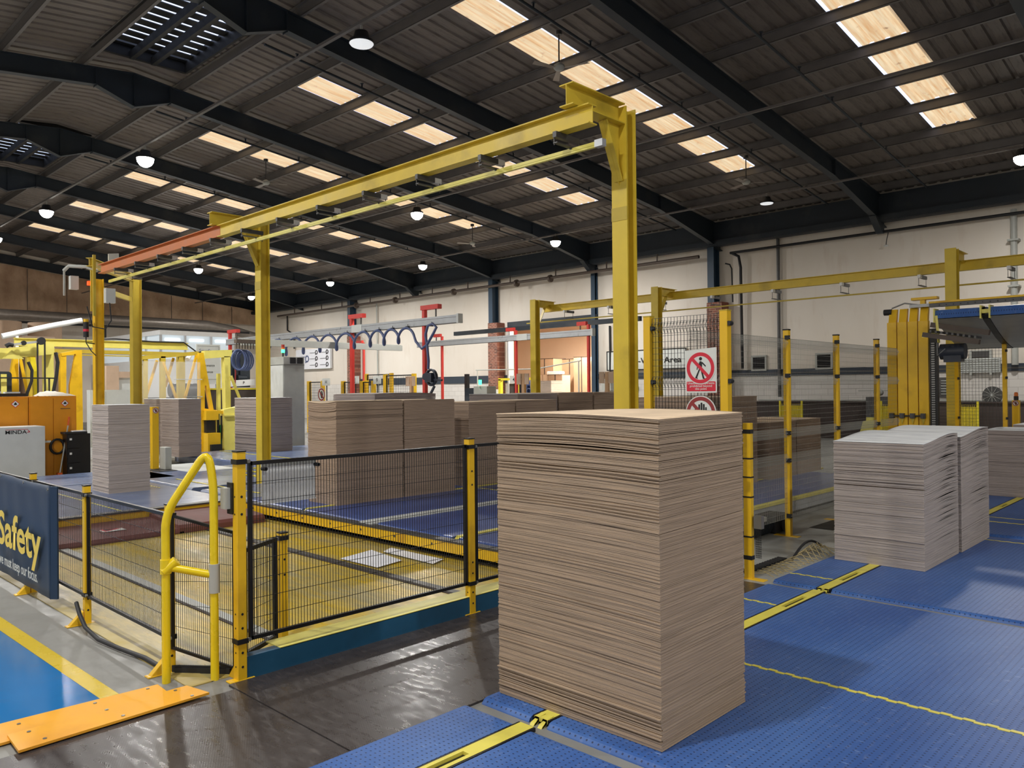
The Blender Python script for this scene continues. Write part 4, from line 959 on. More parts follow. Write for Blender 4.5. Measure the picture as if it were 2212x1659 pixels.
m = MB(); m.ibeam((-18.7, 6.9, 4.28), (-17.0, 5.45, 4.28), .17, .12, .012, .008); m.build('cross_beam', 'shaded_yellow', root)
m = MB(); m.bar((-18.65, 6.85, 3.78), (-17.1, 5.65, 3.78), .06, .10); m.build('lower_brace', 'shaded_yellow', root)
root = thing('control_box', 'grey control box on the yellow gantry end post', 'box', (-16.74, 5.81, 3.37))
m = MB(); m.box(-16.78, -16.65, 5.65, 5.83, 3.45, 3.74); m.build('enclosure', 'light_grey', root)
m = MB(); m.tube([(-16.66, 5.72, 3.45), (-16.69, 5.76, 3.10), (-16.78, 5.68, 2.93), (-16.83, 5.46, 2.97), (-16.87, 5.37, 3.37)], .012, 6); m.build('cable', 'rubber', root)
root = thing('flood_lamp', 'grey floodlight on a bracket at the far gantry end with a red light beside it', 'lamp', (-17.54, 5.19, 3.89))
m = MB(); m.box(-17.54, -17.41, 5.24, 5.39, 3.76, 4.03); m.prism([(5.95, 4.05), (5.95, 4.35), (6.15, 4.38), (6.17, 4.02)], (-17.41, 0.00, 0.20), Y3, Z3, 0, .04); m.build('housing', 'light_grey', root)
m = MB(); m.bar((-17.54, 5.16, 3.63), (-17.54, 5.16, 4.16), .04, .03); m.tube([(-17.54, 5.16, 4.14), (-17.36, 5.19, 4.21), (-17.18, 5.46, 4.20), (-16.96, 5.59, 4.11)], .035, 8); m.build('bracket', 'grey_paint', root)
m = MB(); m.box(-17.18, -17.11, 5.47, 5.54, 3.83, 3.91); m.build('red_light', 'red_led', root)
root = thing('signal_beacon', 'dark signal beacon with red band and yellow cap on the gantry end post', 'beacon', (-17.00, 5.37, 2.75))
m = MB(); m.cyl((-17.00, 5.39, 2.77), (-17.00, 5.39, 3.07), .05, 14); m.build('body', 'rubber', root); m = MB(); m.cyl((-17.00, 5.39, 2.88), (-17.00, 5.39, 2.93), .052, 14); m.build('red_band', 'sign_red', root)
m = MB(); m.cyl((-17.00, 5.39, 3.07), (-17.00, 5.39, 3.13), .045, 14); m.build('yellow_cap', 'yellow', root); m = MB(); m.tube([(-17.00, 5.39, 2.77), (-17.00, 5.39, 2.66), (-16.96, 5.54, 2.64)], .012, 6); m.tube([(-17.00, 5.39, 2.66), (-16.92, 5.46, 2.49), (-16.87, 5.53, 2.40)], .01, 6); m.build('stem', 'rubber', root)
# far gantry along the right belts
G2 = 16.0
root = thing('overhead_gantry', 'slender yellow overhead gantry running along the right back wall', 'gantry', (-9, G2, 0))
for x, h in ((-14.55, 4.10), (-10.60, 4.07), (-4.20, 4.15)):
    m = MB(); m.ibeam((x, G2, 0), (x, G2, h), .19, .19, .013, .01, (0, 1, 0)); m.build('post', 'gantry_yellow', root)
    m = MB(); m.ibeam((x, G2+.08, h-.10), (x, G2+.80, h-.10), .19, .14, .011, .008); m.build('cross_arm', 'gantry_yellow', root)
    m = MB(); m.bar((x, G2+.09, h-.75), (x, G2+.40, h-.20), .09, .012); m.build('brace', 'shaded_yellow', root)
B2 = G2+.62
m = MB(); m.ibeam((-14.75, B2, 3.90), (2.0, B2, 3.90), .19, .12, .012, .008); m.build('runway_beam', 'gantry_yellow', root)
m = MB(); m.box(-15.4, 2.0, B2-.05, B2-.02, 3.52, 3.55); m.build('conductor_rail', 'shaded_yellow', root)
hanger_set(root, [-13.9+1.5*i for i in range(10)], B2+.06, 3.80, 3.53)
# red framed hose gantries
RY = 13.5
def redframe(name, label, y, posts, h, w, rails, arm=.62):
    root = thing(name, label, 'gantry', (posts[0], y, 0))
    for x in posts:
        m = MB(); m.box(x-w/2, x+w/2, y-w/2, y+w/2, 0, h); m.build('post', 'red', root)
        m = MB(); m.box(x-w*.9, x+arm, y-w*.7, y+w*.7, h-.02, h+.10); m.build('top_arm', 'red', root)
        m = MB(); m.bar((x+arm*.75, y, h-.02), (x+arm*.75, y, rails[2]+.1), .03); m.build('drop_rod', 'dark_steel', root)
    x0, x1, z, hh = rails[0], rails[1], rails[2], rails[3]
    m = MB(); m.box(x0, x1, y-.07, y+.07, z-hh/2, z+hh/2); m.build('rail', 'alu', root)
    m = MB(); m.box(x0, x1, y-.072, y+.072, z+hh*.18, z+hh*.22); m.box(x0, x1, y-.072, y+.072, z-hh/2-.012, z-hh/2); m.build('rail_groove', 'dark_steel', root)
    m = MB(); m.box(x1-.06, x1+.012, y-.08, y+.08, z-hh/2-.02, z+hh/2+.02); m.build('end_cap', 'light_grey', root)
    m = MB(); xm = (x0*.35+x1*.65); m.box(xm-.25, xm+.25, y-.08, y+.08, z-hh/2-.01, z+hh/2+.01); m.build('splice', 'light_grey', root)
    return root
redframe('hose_gantry', 'red post gantry carrying the coiled blue hose on a grey rail', RY, (-16.26, -19.62, -27.3), 3.80, .10, (-27.5, -14.85, 3.47, .20))
redframe('hose_gantry', 'second red post gantry behind, its grey rail crossing the brick pier', 20.0, (-15.86, -19.1, -23.05, -28.2), 3.72, .08, (-24.5, -15.65, 3.46, .20), arm=-.45)
m = MB(); m.box(-20.42, -20.28, 10.4, 15.9, 2.93, 3.10); m.box(-20.36, -20.34, 10.4, 15.9, 3.10, 3.12); o = m.build('cross_rail', 'grey_paint'); tag(o, 'grey cross rail hung under the hose gantry in front of the icon board', 'rail')
m = MB(); m.box(-15.2, -24.5, 21.9, 22.05, 3.9, 4.06); tag(m.build('hung_beam', 'navy_steel'), 'dark steel beam hung in front of the bright opening', 'beam')
# coiled hose: arches hanging from trolleys
root = thing('hose', 'long dark blue hose looped in arches under the grey gantry rail', 'hose', (-19, RY-.1, 3))
ctr = [-23.65, -22.55, -21.55, -20.65, -19.72, -18.82, -18.15, -17.52, -16.85]
pts = []
for q in range(-8, 8*24+7):
    t = q/24.0; i = max(0, min(7, int(math.floor(t)))); pch = ctr[i+1]-ctr[i]; xx = ctr[i]+pch*(t-i)
    zc, rr = 3.09+.006*t, .275-.010*t
    pts.append((xx+pch/(2*math.pi)*1.08*math.sin(2*math.pi*t), RY-.16+.035*math.sin(2*math.pi*t), zc+rr*math.cos(2*math.pi*t)))
pts += [(-16.45, RY-.15, 2.95), (-16.2, RY-.15, 2.75), (-15.98, RY-.15, 2.85), (-15.75, RY-.15, 3.1), (-15.6, RY-.15, 3.28), (-15.75, RY-.15, 3.38), (-15.95, RY-.15, 3.34), (-16.05, RY-.15, 3.1), (-15.98, RY-.15, 2.8), (-15.93, RY-.15, 2.4), (-15.95, RY-.15, 2.2)]
m = MB(); m.tube(pts, .036, 10); m.build('hose_tube', 'hose_blue', root)
m = MB()
for i, c in enumerate(ctr+[-15.85]):
    m.bar((c, RY-.1, 3.34), (c, RY-.1, 3.44), .012); m.cyl((c-.05, RY-.1, 3.36), (c+.05, RY-.1, 3.36), .03, 10); m.cyl((c-.02, RY-.16, 3.35), (c-.02, RY-.04, 3.35), .03, 10)
m.build('trolley', 'rubber', root)
root = thing('strapping_tool', 'black hose coil and strapping tool hanging by the red gantry post', 'tool', (-15.85, RY, 1.9))
m = MB(); m.tube([(-15.85+.20*math.cos(a*.35), RY-.15+.02*a/20, 1.98+.20*math.sin(a*.35)) for a in range(40)], .035, 8); m.build('coil', 'hose_dark', root)
m = MB(); m.box(-15.98, -15.72, RY-.25, RY-.05, 1.85, 2.1); m.bar((-15.75, RY-.15, 1.92), (-15.4, RY-.15, 1.90), .05); m.bar((-15.7, RY-.15, 1.75), (-16.1, RY-.15, 1.25), .05); m.cyl((-16.05, RY-.2, 2.0), (-16.05, RY-.05, 2.0), .09, 14); m.build('tool_body', 'hose_dark', root)
root = thing('hose', 'bundle of blue hose loops hanging beside the gantry post at left', 'hose', (-19.8, 10.2, 2.5))
for i in range(6):
    m = MB(); m.tube([(-19.8-.05*i, 10.02+.07*i+.19*math.cos(a*math.pi/12)*(1+.05*(i % 3)), 2.50+.27*math.sin(a*math.pi/12)) for a in range(24)], .022, 8, closed=True); m.build('loop', 'hose_blue', root)
m = MB(); m.box(-19.9, -19.75, 9.95, 10.6, 2.95, 3.05)
for i in range(8): m.bar((-19.82, 9.98+.08*i, 2.95), (-19.82, 9.98+.08*i, 2.8), .02)
m.bar((-19.85, 10.0, 3.05), (-19.85, 10.0, 3.2), .03); m.bar((-19.85, 10.4, 3.0), (-20.3, 10.6, 3.02), .04); m.build('hanger_rail', 'brown_pipe', root)
# ================================================================== right: lift tower and raised cross conveyor
TY = 13.6
root = thing('lift_tower', 'bright yellow lift tower of four upright channels at right', 'machine', (-4.2, TY, 0))
cw = .128
for i in range(4):
    x0 = -4.545+i*.158
    m = MB(); m.box(x0, x0+cw+.014, TY, TY+.10, 0, 2.68)
    m.prism([(TY+.01, 2.62), (TY+.10, 2.90), (TY+.16, 2.90), (TY+.10, 2.60)], (x0+.012, 0, 0), Y3, Z3, 0, cw-.012)
    c = m.build('channel', 'yellow', root)
    m = MB(); m.box(x0+.03, x0+.10, TY-.05, TY, 1.12, 1.20); m.box(x0+.045, x0+.085, TY-.06, TY-.05, 1.13, 1.18); m.build('clamp_block', 'dark_steel', c)
    m = MB(); m.prism([(x0+.035, 1.12), (x0+.095, 1.12), (x0+.065, 1.02)], (0, TY-.012, 0), X3, Z3, -.005, .012); m.build('pointer', 'shaded_yellow', c)
m = MB(); m.bar((-4.5, TY-.03, 1.16), (-3.98, TY-.03, 1.16), .02); m.build('clamp_rod', 'rubber', root)
m = MB(); m.box(-3.91, -3.80, TY+.02, TY+.1, 0, 2.55)
m.build('chain_guide', 'black', root)
m = MB()
for q in range(40): m.box(-3.885, -3.835, TY+.0, TY+.02, .9+q*.036, .918+q*.036)
m.build('chain', 'steel', root)
m = MB(); m.cyl((-4.62, TY+.1, 2.86), (-4.50, TY+.1, 2.86), .05, 14); m.build('roller_end', 'rubber', root)
m = MB(); m.tube([(-4.5, TY+.1, 2.92), (-4.3, TY+.1, 2.99), (-4.1, TY+.1, 2.95)], .012, 6); m.box(-4.2, -3.85, TY, TY+.12, 2.9, 2.95); m.build('top_linkage', 'steel', root)
m = MB(); m.box(-4.18, -3.80, TY+.02, TY+.16, 3.02, 3.06); m.box(-4.05, -3.98, TY+.04, TY+.12, 2.92, 3.02); m.build('top_plate', 'yellow', root)
root = thing('cross_conveyor', 'raised blue belt cross conveyor curving down underneath, leading right from the yellow tower', 'conveyor belt', (-2.5, TY, 2.7))
for j, (a, b) in enumerate(((-3.82, -3.17), (-3.07, -1.6))):
    m = MB(); pr = [(TY-.02, 2.70), (TY+.02, 2.83), (TY+.3, 2.86), (TY+1.0, 2.86), (TY+1.0, 2.80), (TY+.3, 2.76)]
    m.prism(pr, (a, 0, 0), Y3, Z3, 0, b-a); m.build('belt', 'belt_blue', root)
    m = MB(); pr = [(TY-.01, 2.69)]+[(TY+.05+1.5*t, 2.66-.42*math.sin(t*1.3)) for t in (0, .12, .25, .4, .55, .7, .85, 1)]+[(TY+1.6, 2.6), (TY+.3, 2.74)]
    m.prism(pr, (a, 0, 0), Y3, Z3, 0, b-a); m.build('under_guard', 'belt_under', root)
m = MB(); pr = [(TY-.03, 2.72)]+[(TY+.05+1.5*t, 2.655-.42*math.sin(t*1.3)) for t in (0, .12, .25, .4, .55, .7, .85, 1)]+[(TY+1.6, 2.5), (TY+.3, 2.7)]
m.prism(pr, (-3.165, 0, 0), Y3, Z3, 0, .09); m.build('dark_band', 'black', root)
m = MB(); m.box(-3.19, -3.17, TY-.04, TY+.2, 2.66, 2.86); m.box(-3.07, -3.05, TY-.04, TY+.2, 2.66, 2.86); m.box(-3.17, -3.07, TY, TY+.1, 2.74, 2.80); m.box(-3.84, -3.82, TY-.03, TY+.2, 2.62, 2.86); m.build('divider', 'pale_yellow', root)
m = MB(); m.box(-3.9, -1.6, TY-.02, TY+.06, 2.885, 2.94); m.build('top_rail', 'dark_steel', root)
m = MB(); m.box(-3.9, -1.6, TY-.03, TY+.08, 2.945, 2.975); m.build('yellow_cap', 'yellow', root)
m = MB()
for q in range(22): m.cyl((-3.75+q*.1, TY-.022, 2.91), (-3.75+q*.1, TY-.028, 2.91), .008, 8)
m.build('rail_hole', 'ink', root)
root = thing('fork_arm', 'dull brown fork arms reaching right under the raised cross conveyor', 'arm', (-3.4, 13, 2.4))
m = MB(); m.bar((-3.85, 13.1, 2.43), (-3.05, 12.95, 2.27), .06, .07); m.bar((-3.85, 13.5, 2.60), (-3.0, 13.3, 2.42), .05, .08); m.build('arm', 'brown_pipe', root)
m = MB()
for q in range(9): m.bar((-3.72+q*.075, 13.0, 2.47-q*.015), (-3.72+q*.075, 13.3, 2.47-q*.015), .03, .035)
m.build('roller', 'dark_steel', root)
m = MB(); m.bar((-3.9, 13.3, 2.42), (-3.7, 13.1, 2.42), .06, .05); m.bar((-3.72, 13.3, 2.72), (-3.66, 13.2, 2.3), .03); m.build('yellow_bracket', 'pale_yellow', root)
root = thing('motor', 'black motor hanging under the fork arms by the yellow tower', 'motor', (-3.5, 13.2, 2.1))
m = MB(); m.cyl((-3.66, 13.3, 2.16), (-3.32, 13.3, 2.16), .12, 18); m.box(-3.6, -3.36, 13.2, 13.4, 2.0, 2.1); m.build('body', 'hose_dark', root); m = MB(); m.tube([(-3.68, 13.2, 2.3), (-3.66, 13.12, 2.1), (-3.56, 13.15, 2.2)], .008, 6); m.build('cable', 'steel', root)
root = thing('end_stop', 'pale yellow slanted end stop plate left of the yellow tower', 'bracket', (-4.75, 13, .95))
m = MB(); m.prism([(-4.84, .0), (-4.84, .8), (-4.76, 1.08), (-4.58, 1.08), (-4.64, .8), (-4.64, 0)], (0, 13.2, 0), X3, Z3, 0, .12); m.prism([(-4.73, 1.08), (-4.73, 1.14), (-4.62, 1.14), (-4.62, 1.08)], (0, 13.2, 0), X3, Z3, 0, .06); m.build('plate', 'pale_yellow', root)
m = MB(); m.cyl((-4.70, 13.2, .99), (-4.70, 13.16, .99), .03, 16); m.build('boss', 'pale_yellow', root); m = MB(); m.cyl((-4.70, 13.161, .99), (-4.70, 13.155, .99), .017, 14); m.build('boss_hole', 'ink', root)
# fence behind the tower
R8 = 14.8
root = thing('mesh_fence', 'coarse square mesh fence behind the yellow tower at the right edge', 'fence', (-3.5, R8, 0))
for x in (-4.20, -3.83, -3.13):
    m = MB(); m.box(x-.03, x+.03, R8-.03, R8+.03, 0, 2.31); p = m.build('post', 'yellow', root); m = MB(); m.box(x-.032, x+.032, R8-.032, R8+.032, 2.31, 2.322); m.build('cap', 'rubber', p)
    m = MB()
    for z in (2.2, 1.76, 1.1, .85): m.box(x+.02, x+.05, R8-.06, R8-.03, z-.02, z+.02)
    m.build('mesh_clip', 'rubber', p)
mesh_panel(root, (-3.80, R8), (-3.16, R8), .15, 2.26, .048, .055, .0018, 'wire'); mesh_panel(root, (-4.17, R8), (-3.86, R8), .15, 2.26, .3, .055, .0016, 'steel')
root = thing('beacon_post', 'short yellow post with an amber beacon and hand sign at the right edge', 'post', (-3.135, 15.59, 0))
m = MB(); m.box(-3.19, -3.08, 15.55, 15.63, 0, 1.38); m.build('post', 'yellow', root, bevel=.004)
m = MB(); m.cyl((-3.135, 15.59, 1.38), (-3.135, 15.59, 1.45), .036, 16); m.build('beacon_base', 'rubber', root); m = MB(); m.lathe([(.03, 0), (.032, .04), (.022, .065), (.0, .068)], (-3.135, 15.59, 1.45), 16); m.build('beacon_lens', 'beacon_amber', root)
disc_sign(root, (0, 1.33), .048, (-3.135, 15.546, 0), X3, Z3, red='dark_red')
# yellow guards standing far back by the brown barrier
for (x, l) in ((-11.0, 'small yellow mesh guard by the brown barrier, left of two'), (-7.9, 'small yellow mesh guard by the brown barrier, right of two'), (-6.1, 'bright yellow mesh guard behind the coarse fence near the tower')):
    root = thing('machine_guard', l, 'guard', (x, 24.2, 0)); m = MB(); m.box(x-.38, x-.33, 24.1, 24.15, 0, 1.2); m.box(x+.33, x+.38, 24.1, 24.15, 0, 1.2); m.build('post', 'hilite_yellow', root)
    m = MB(); m.box(x-.33, x+.33, 24.13, 24.14, .1, 1.05); m.build('panel', 'hilite_yellow', root); mesh_panel(root, (x-.33, 24.1), (x+.33, 24.1), .1, 1.1, .05, .1, .003, 'shaded_yellow')
m = MB(); m.box(-19.0, X_MAX, 24.9, 25.1, 0, 1.13); m.box(-19.0, X_MAX, 24.85, 25.12, 1.13, 1.17); single('barrier', m, 'dark_brown', 'long low dark brown barrier along the foot of the right back wall', 'barrier')
root = thing('pump_unit', 'grey steel box unit beside the top of the yellow end stop', 'machine', (-8.3, 24.6, 0)); m = MB(); m.box(-8.75, -8.1, 24.3, 24.8, 0, 1.32); m.build('case', 'dark_steel', root); m = MB(); m.bar((-9.0, 24.4, 1.5), (-8.1, 24.4, 1.5), .04); m.cyl((-8.4, 24.2, 1.45), (-8.4, 24.5, 1.45), .1, 12); m.build('pipework', 'grey_paint', root)
# wall fixtures right
def vent(name, label, x0, x1, z0, z1, mat='dark_steel', fr='grey_paint', n=6):
    root = thing(name, label, 'vent', ((x0+x1)/2, 25.95, z0)); m = MB(); m.box(x0, x1, 25.96, 26.0, z0, z1); m.build('backing', 'rubber', root)
    m = MB()
    for i in range(n): z = z0+(z1-z0)*(i+.5)/n; m.bar((x0, 25.94, z), (x1, 25.94, z), .05, .012, (0, 1, .7))
    m.build('slats', mat, root); m = MB(); m.box(x0-.06, x0, 25.93, 26, z0-.06, z1+.06); m.box(x1, x1+.06, 25.93, 26, z0-.06, z1+.06); m.box(x0, x1, 25.93, 26, z1, z1+.06); m.box(x0, x1, 25.93, 26, z0-.06, z0); m.build('frame', fr, root); return root
vent('wall_vent', 'dark louvred wall vent behind the fence, left of two', -13.2, -12.75, 2.27, 2.70); vent('wall_vent', 'dark louvred wall vent behind the fence, right of two', -10.9, -10.45, 2.27, 2.70)
vent('wall_vent', 'pale grey louvred vent on the white wall beside the yellow tower', -7.15, -6.85, 1.34, 1.82, 'light_grey', 'dark_steel')
root = thing('air_unit', 'grey square grilled air unit high on the wall behind the coarse mesh fence', 'air unit', (-6.1, 25.9, 2.3)); m = MB(); m.box(-6.62, -5.58, 25.85, 26, 2.0, 2.42); m.build('grille_case', 'light_grey', root)
m = MB()
for q in range(13): m.box(-6.6+q*.08, -6.585+q*.08, 25.83, 25.85, 2.02, 2.40)
for q in range(6): m.box(-6.6, -5.6, 25.83, 25.85, 2.05+q*.065, 2.06+q*.065)
m.build('grille', 'grey_paint', root); m = MB(); m.box(-6.3, -5.85, 25.88, 26, 2.45, 2.62); m.build('louvre', 'dark_steel', root); m = MB(); m.box(-6.36, -6.30, 25.86, 26, 1.93, 2.66); m.box(-5.85, -5.79, 25.86, 26, 1.93, 2.66); m.box(-6.3, -5.85, 25.86, 26, 2.62, 2.66); m.build('frame', 'grey_paint', root)
root = thing('wall_fan', 'round dark grey wall fan grille on the white wall at far right', 'fan', (-5.8, 25.9, 1.35)); m = MB(); m.cyl((-5.8, 25.9, 1.35), (-5.8, 25.99, 1.35), .25, 32); m.build('grille_disc', 'dark_steel', root)
m = MB()
for q in range(12): m.bar((-5.8+.245*math.cos(q*.5236), 25.89, 1.35+.245*math.sin(q*.5236)), (-5.8, 25.885, 1.35), .012)
m.build('guard_wires', 'grey_paint', root); m = MB(); m.cyl((-5.8, 25.87, 1.35), (-5.8, 25.9, 1.35), .03, 12); m.build('hub', 'light_grey', root)
root = thing('detector', 'small white detector hanging on a cable from the right wall conduit', 'detector', (-8.6, 25.8, 6.0)); m = MB(); m.tube([(-8.55, 25.8, 6.42), (-8.6, 25.8, 6.2), (-8.62, 25.8, 6.05)], .012, 6); m.build('cable', 'rubber', root); m = MB(); m.lathe([(.02, .05), (.07, .03), (.07, 0), (.0, -.02)][::-1], (-8.62, 25.8, 6.0), 14); m.build('body', 'light_grey', root)
# Re-Work Area sign
root = thing('wall_sign', 'white Re-Work Area sign with black border on the back wall behind the mesh', 'sign', (-17.2, 25.93, 2.75))
m = MB(); m.box(-19.6, -15.86, 25.90, 25.95, 2.36, 3.16); m.build('panel', 'sign_white', root)
m = MB(); m.box(-19.6, -15.86, 25.885, 25.90, 3.12, 3.16); m.box(-19.6, -15.86, 25.885, 25.90, 2.36, 2.40); m.box(-15.90, -15.86, 25.885, 25.90, 2.36, 3.16); m.box(-19.6, -19.56, 25.885, 25.90, 2.36, 3.16); m.build('border', 'ink', root)
text('Re-Work Area', .32, (-18.45, 25.885, 2.62), X3, Z3, 'ink', 'lettering', root, width=2.38, bold=.012)
m = MB(); m.tube([(-19.45, 25.93, 4.2), (-19.42, 25.90, 3.2), (-19.45, 25.93, 1.95)], .045, 8); single('strip_curtain_pole', m, 'ink', 'thin black pole against the wall right of the opening', 'pole')
m = MB(); m.box(-19.75, -19.3, 25.75, 25.95, 1.55, 2.05); single('switch_cabinet', m, 'grey_paint', 'grey switch cabinet on the wall below the black pole', 'cabinet')
m = MB(); m.box(-18.6, -18.1, 25.93, 25.96, 1.55, 1.75); single('exit_sign', m, 'machine_green', 'small green sign on the white wall left of the big yellow post', 'sign')
root = thing('low_machine', 'low dark blue machine at the wall behind the wooden pallets', 'machine', (-18.5, 23, 0)); m = MB(); m.box(-19.5, -16.5, 22.6, 24.0, 0, 1.15); m.build('body', 'deep_blue', root); m = MB(); m.box(-19.5, -16.5, 22.55, 24, 1.15, 1.25); m.build('top', 'navy_steel', root)
m = MB(); m.box(-18.9, -17.6, 22.7, 23.4, 1.25, 1.5); m.build('equipment', 'rubber', root)
def pallet(label, x, y, z, w=1.2, d=1.0):
    root = thing('pallet', label, 'pallet', (x, y, z), 'wooden pallets'); 
    m = MB()
    for q in range(6): m.box(x-w/2, x+w/2, y-d/2+q*d/5.6, y-d/2+q*d/5.6+.09, z+.12, z+.145)
    m.build('deck_boards', 'wood', root); m = MB()
    for a in (-w/2, -.07, w/2-.14):
        for b in (-d/2, -.05, d/2-.1): m.box(x+a, x+a+.14, y+b, y+b+.1, z+.02, z+.12)
    m.build('blocks', 'wood', root); m = MB()
    for b in (-d/2, -.05, d/2-.1): m.box(x-w/2, x+w/2, y+b, y+b+.1, z, z+.02)
    m.build('base_boards', 'wood', root)
for i in range(6): pallet(('uppermost', 'second', 'third', 'fourth', 'fifth', 'lowest')[i]+' wooden pallet of the pile behind the near stack by the red post', -16.9, 18.5, 0.0+(5-i)*.165)
# adjoining hall: boxes, stretch machine
bx = [(-27.7, -26.5, 30.5, 31.5, 0, 3.22, 'tall brown carton stack at the left of the opening'), (-26.5, -25.5, 31.2, 32, 0, 3.18, 'brown carton stack behind, left part of the opening'),
      (-24.9, -23.9, 30.2, 31, 0, 3.22, 'upright brown carton stack in the middle of the opening'), (-23.85, -22.2, 30.3, 31.5, 0, 2.98, 'wide brown carton stack at the right of the opening'),
      (-26.2, -25.75, 28.5, 29.2, 0, 2.35, 'tan carton in front, left of two pale ones'), (-25.72, -25.2, 28.5, 29.2, 0, 2.35, 'tan carton in front, right of two pale ones'), (-25.18, -24.3, 28.6, 29.2, 0, 2.34, 'brown carton with white label in the opening')]
for (a, b, c, d, e, h, l) in bx:
    root = thing('carton', l, 'box', ((a+b)/2, (c+d)/2, 0)); m = MB(); m.box(a, b, c, d, e, h); m.build('case', 'box_tan' if 'tan' in l else 'box_brown', root)
    m = MB(); m.box((a+b)/2-.03, (a+b)/2+.03, c-.004, c, e, h); m.box(a-.01, b+.01, c-.01, d, h-.02, h+.005); m.build('tape_edge', 'dark_brown' if 'tan' not in l else 'box_brown', root)
for i, (x, y, z, w, l) in enumerate(((-24.75, 28.55, 2.34, .8, 'white paper bundle on the labelled carton'), (-23.2, 30.25, 2.9, 1.1, 'white paper wad on the wide carton stack'), (-22.6, 30.2, 2.6, .9, 'white paper strip hanging on the wide carton stack'), (-23.0, 26.9, 1.32, 1.0, 'white film bundle lying on the low crate in the opening, left one'), (-22.0, 26.9, 1.32, .8, 'white film bundle lying on the low crate in the opening, right one'))):
    m = MB(); m.box(x-w/2, x+w/2, y-.1, y+.3, z, z+.14); single('paper_bundle', m, 'white', l, 'paper', bevel=.03)
m = MB(); m.box(-23.55, -21.4, 26.7, 27.4, 0, 1.32); single('crate', m, 'box_brown', 'low brown crate under white film bundles in the opening', 'crate')
stack(NAME, 'grey cardboard stack in the opening beside the dark blue wrapper', -24.9, -23.6, 27.0, 28, 0.0, 2.02, 50, 'grey_edge_far', 'grey_edge', seed=41)
stack(NAME, 'grey cardboard stack in the opening left of the yellow gantry post', -27.4, -26.6, 27.4, 28.3, 0.0, 2.05, 50, 'grey_edge_far', 'grey_edge', seed=42)
root = thing('wrapping_machine', 'dark blue upright wrapping machine in the opening', 'machine', (-25.2, 27.2, 0)); m = MB(); m.box(-25.35, -25.0, 26.9, 27.3, 0, 2.05); m.build('mast', 'deep_blue', root); m = MB(); m.box(-25.7, -25.1, 26.7, 27.2, 0, 1.2); m.build('base', 'hose_dark', root); m = MB(); m.tube([(-24.85+.13*math.cos(a*.5), 26.85, 1.55+.13*math.sin(a*.5)) for a in range(14)], .02, 8); m.build('hose_loop', 'hose_blue', root)
root = thing('strapping_machine', 'yellow machine frame standing just inside the opening', 'machine', (-27.6, 26.5, 0))
m = MB(); m.box(-25.2, -25.05, 25.2, 25.35, 0, 2.1); m.box(-23.95, -23.8, 25.2, 25.35, 0, 2.0); m.box(-25.2, -22.9, 25.2, 25.35, 2.05, 2.15); m.build('frame', 'hilite_yellow', root); m = MB(); m.box(-24.7, -24.0, 25.4, 25.45, 0, 1.9); m.build('door', 'dark_brown', root)
m = MB(); m.box(-24.8, -24.2, 33.9, 34.0, 4.0, 4.9); single('wall_panel', m, 'box_brown', 'brown square panel on the annex wall at top of the opening', 'panel')
m = MB(); m.tube([(-25.6, 24.2, 2.52), (-22, 24.2, 2.48), (-19.6, 24.2, 2.75)], .025, 8); m.bar((-25.5, 24.2, 0), (-25.5, 24.2, 2.52), .04); m.bar((-19.7, 24.2, 0), (-19.7, 24.2, 2.74), .04); single('guide_rail', m, 'grey_paint', 'thin grey rail crossing in front of the opening', 'rail')
# wooden stands with cardboard tags
for (x, y, l) in ((-19.2, 15.4, 'wooden stand with two cardboard flaps in front of the brick pier'), (-14.9, 15.9, 'wooden stand with two cardboard flaps in front of the opening, left of the red post'), (-12.4, 16.4, 'wooden stand with two cardboard flaps beside the big yellow post')):
    root = thing('sign_stand', l, 'stand', (x, y, 0)); m = MB(); m.box(x-.05, x+.05, y-.04, y+.04, 0, 2.08); m.build('pole', 'wood', root)
    m = MB(); m.box(x-.2, x+.2, y-.03, y-.01, 1.9, 1.95); m.build('batten', 'wood', root)
    for s in (-1, 1): m = MB(); m.box(x+s*.15-.08, x+s*.15+.08, y-.05, y-.03, 1.78, 2.08); m.build('flap', 'box_tan', root)
# low guarded cells in the middle distance
def cell(label, x0, x1, y, h, cards=()):
    root = thing('guard_cell', label, 'fence', ((x0+x1)/2, y, 0))
    for x in (x0, x1): m = MB(); m.box(x-.07, x+.07, y-.06, y+.06, 0, h); m.build('post', 'yellow', root)
    mesh_panel(root, (x0+.08, y), (x1-.08, y), .1, h-.05, .1, .1, .004, 'wire_dark', .04)
    return root
def card(s, x, y, z, w, l):
    root = thing('letter_card', l, 'sign', (x, y, z)); m = MB(); m.box(x-w/2, x+w/2, y-.012, y, z-.14, z+.14); m.build('card', 'sign_white', root); m = MB(); m.bar((x, y+.02, 0), (x, y+.02, z), .03); m.build('stake', 'wire_dark', root); text(s, .2, (x, y-.013, z-.07), X3, Z3, 'ink', 'letter', root, align='CENTER', bold=.01)
cell('low yellow posted mesh cell right of the tall grey cabinet', -27.7, -26.7, 17, 2.05); cell('low mesh cell with yellow posts under the icon board', -25.3, -23.85, 17, 2.02); cell('low mesh cell with yellow posts in front of the brick pier', -23.8, -23.1, 16.8, 2.0); cell('taller yellow posted mesh cell behind the cells by the icon board', -27.3, -25.6, 19.5, 2.35); cell('tall narrow mesh cell beside the second red post', -24.0, -22.3, 18, 2.25)
card('H', -26.3, 16.9, 2.0, .55, 'white card lettered H on the mesh cells'); card('J', -24.3, 16.85, 2.05, .5, 'white card lettered J on the mesh cells'); card('9', -22.75, 16.7, 2.02, .45, 'white card lettered 9 in front of the brick pier'); card('4', -19.7, 20.5, 2.0, .4, 'white card lettered 4 on the dark rail, right of the second red post')
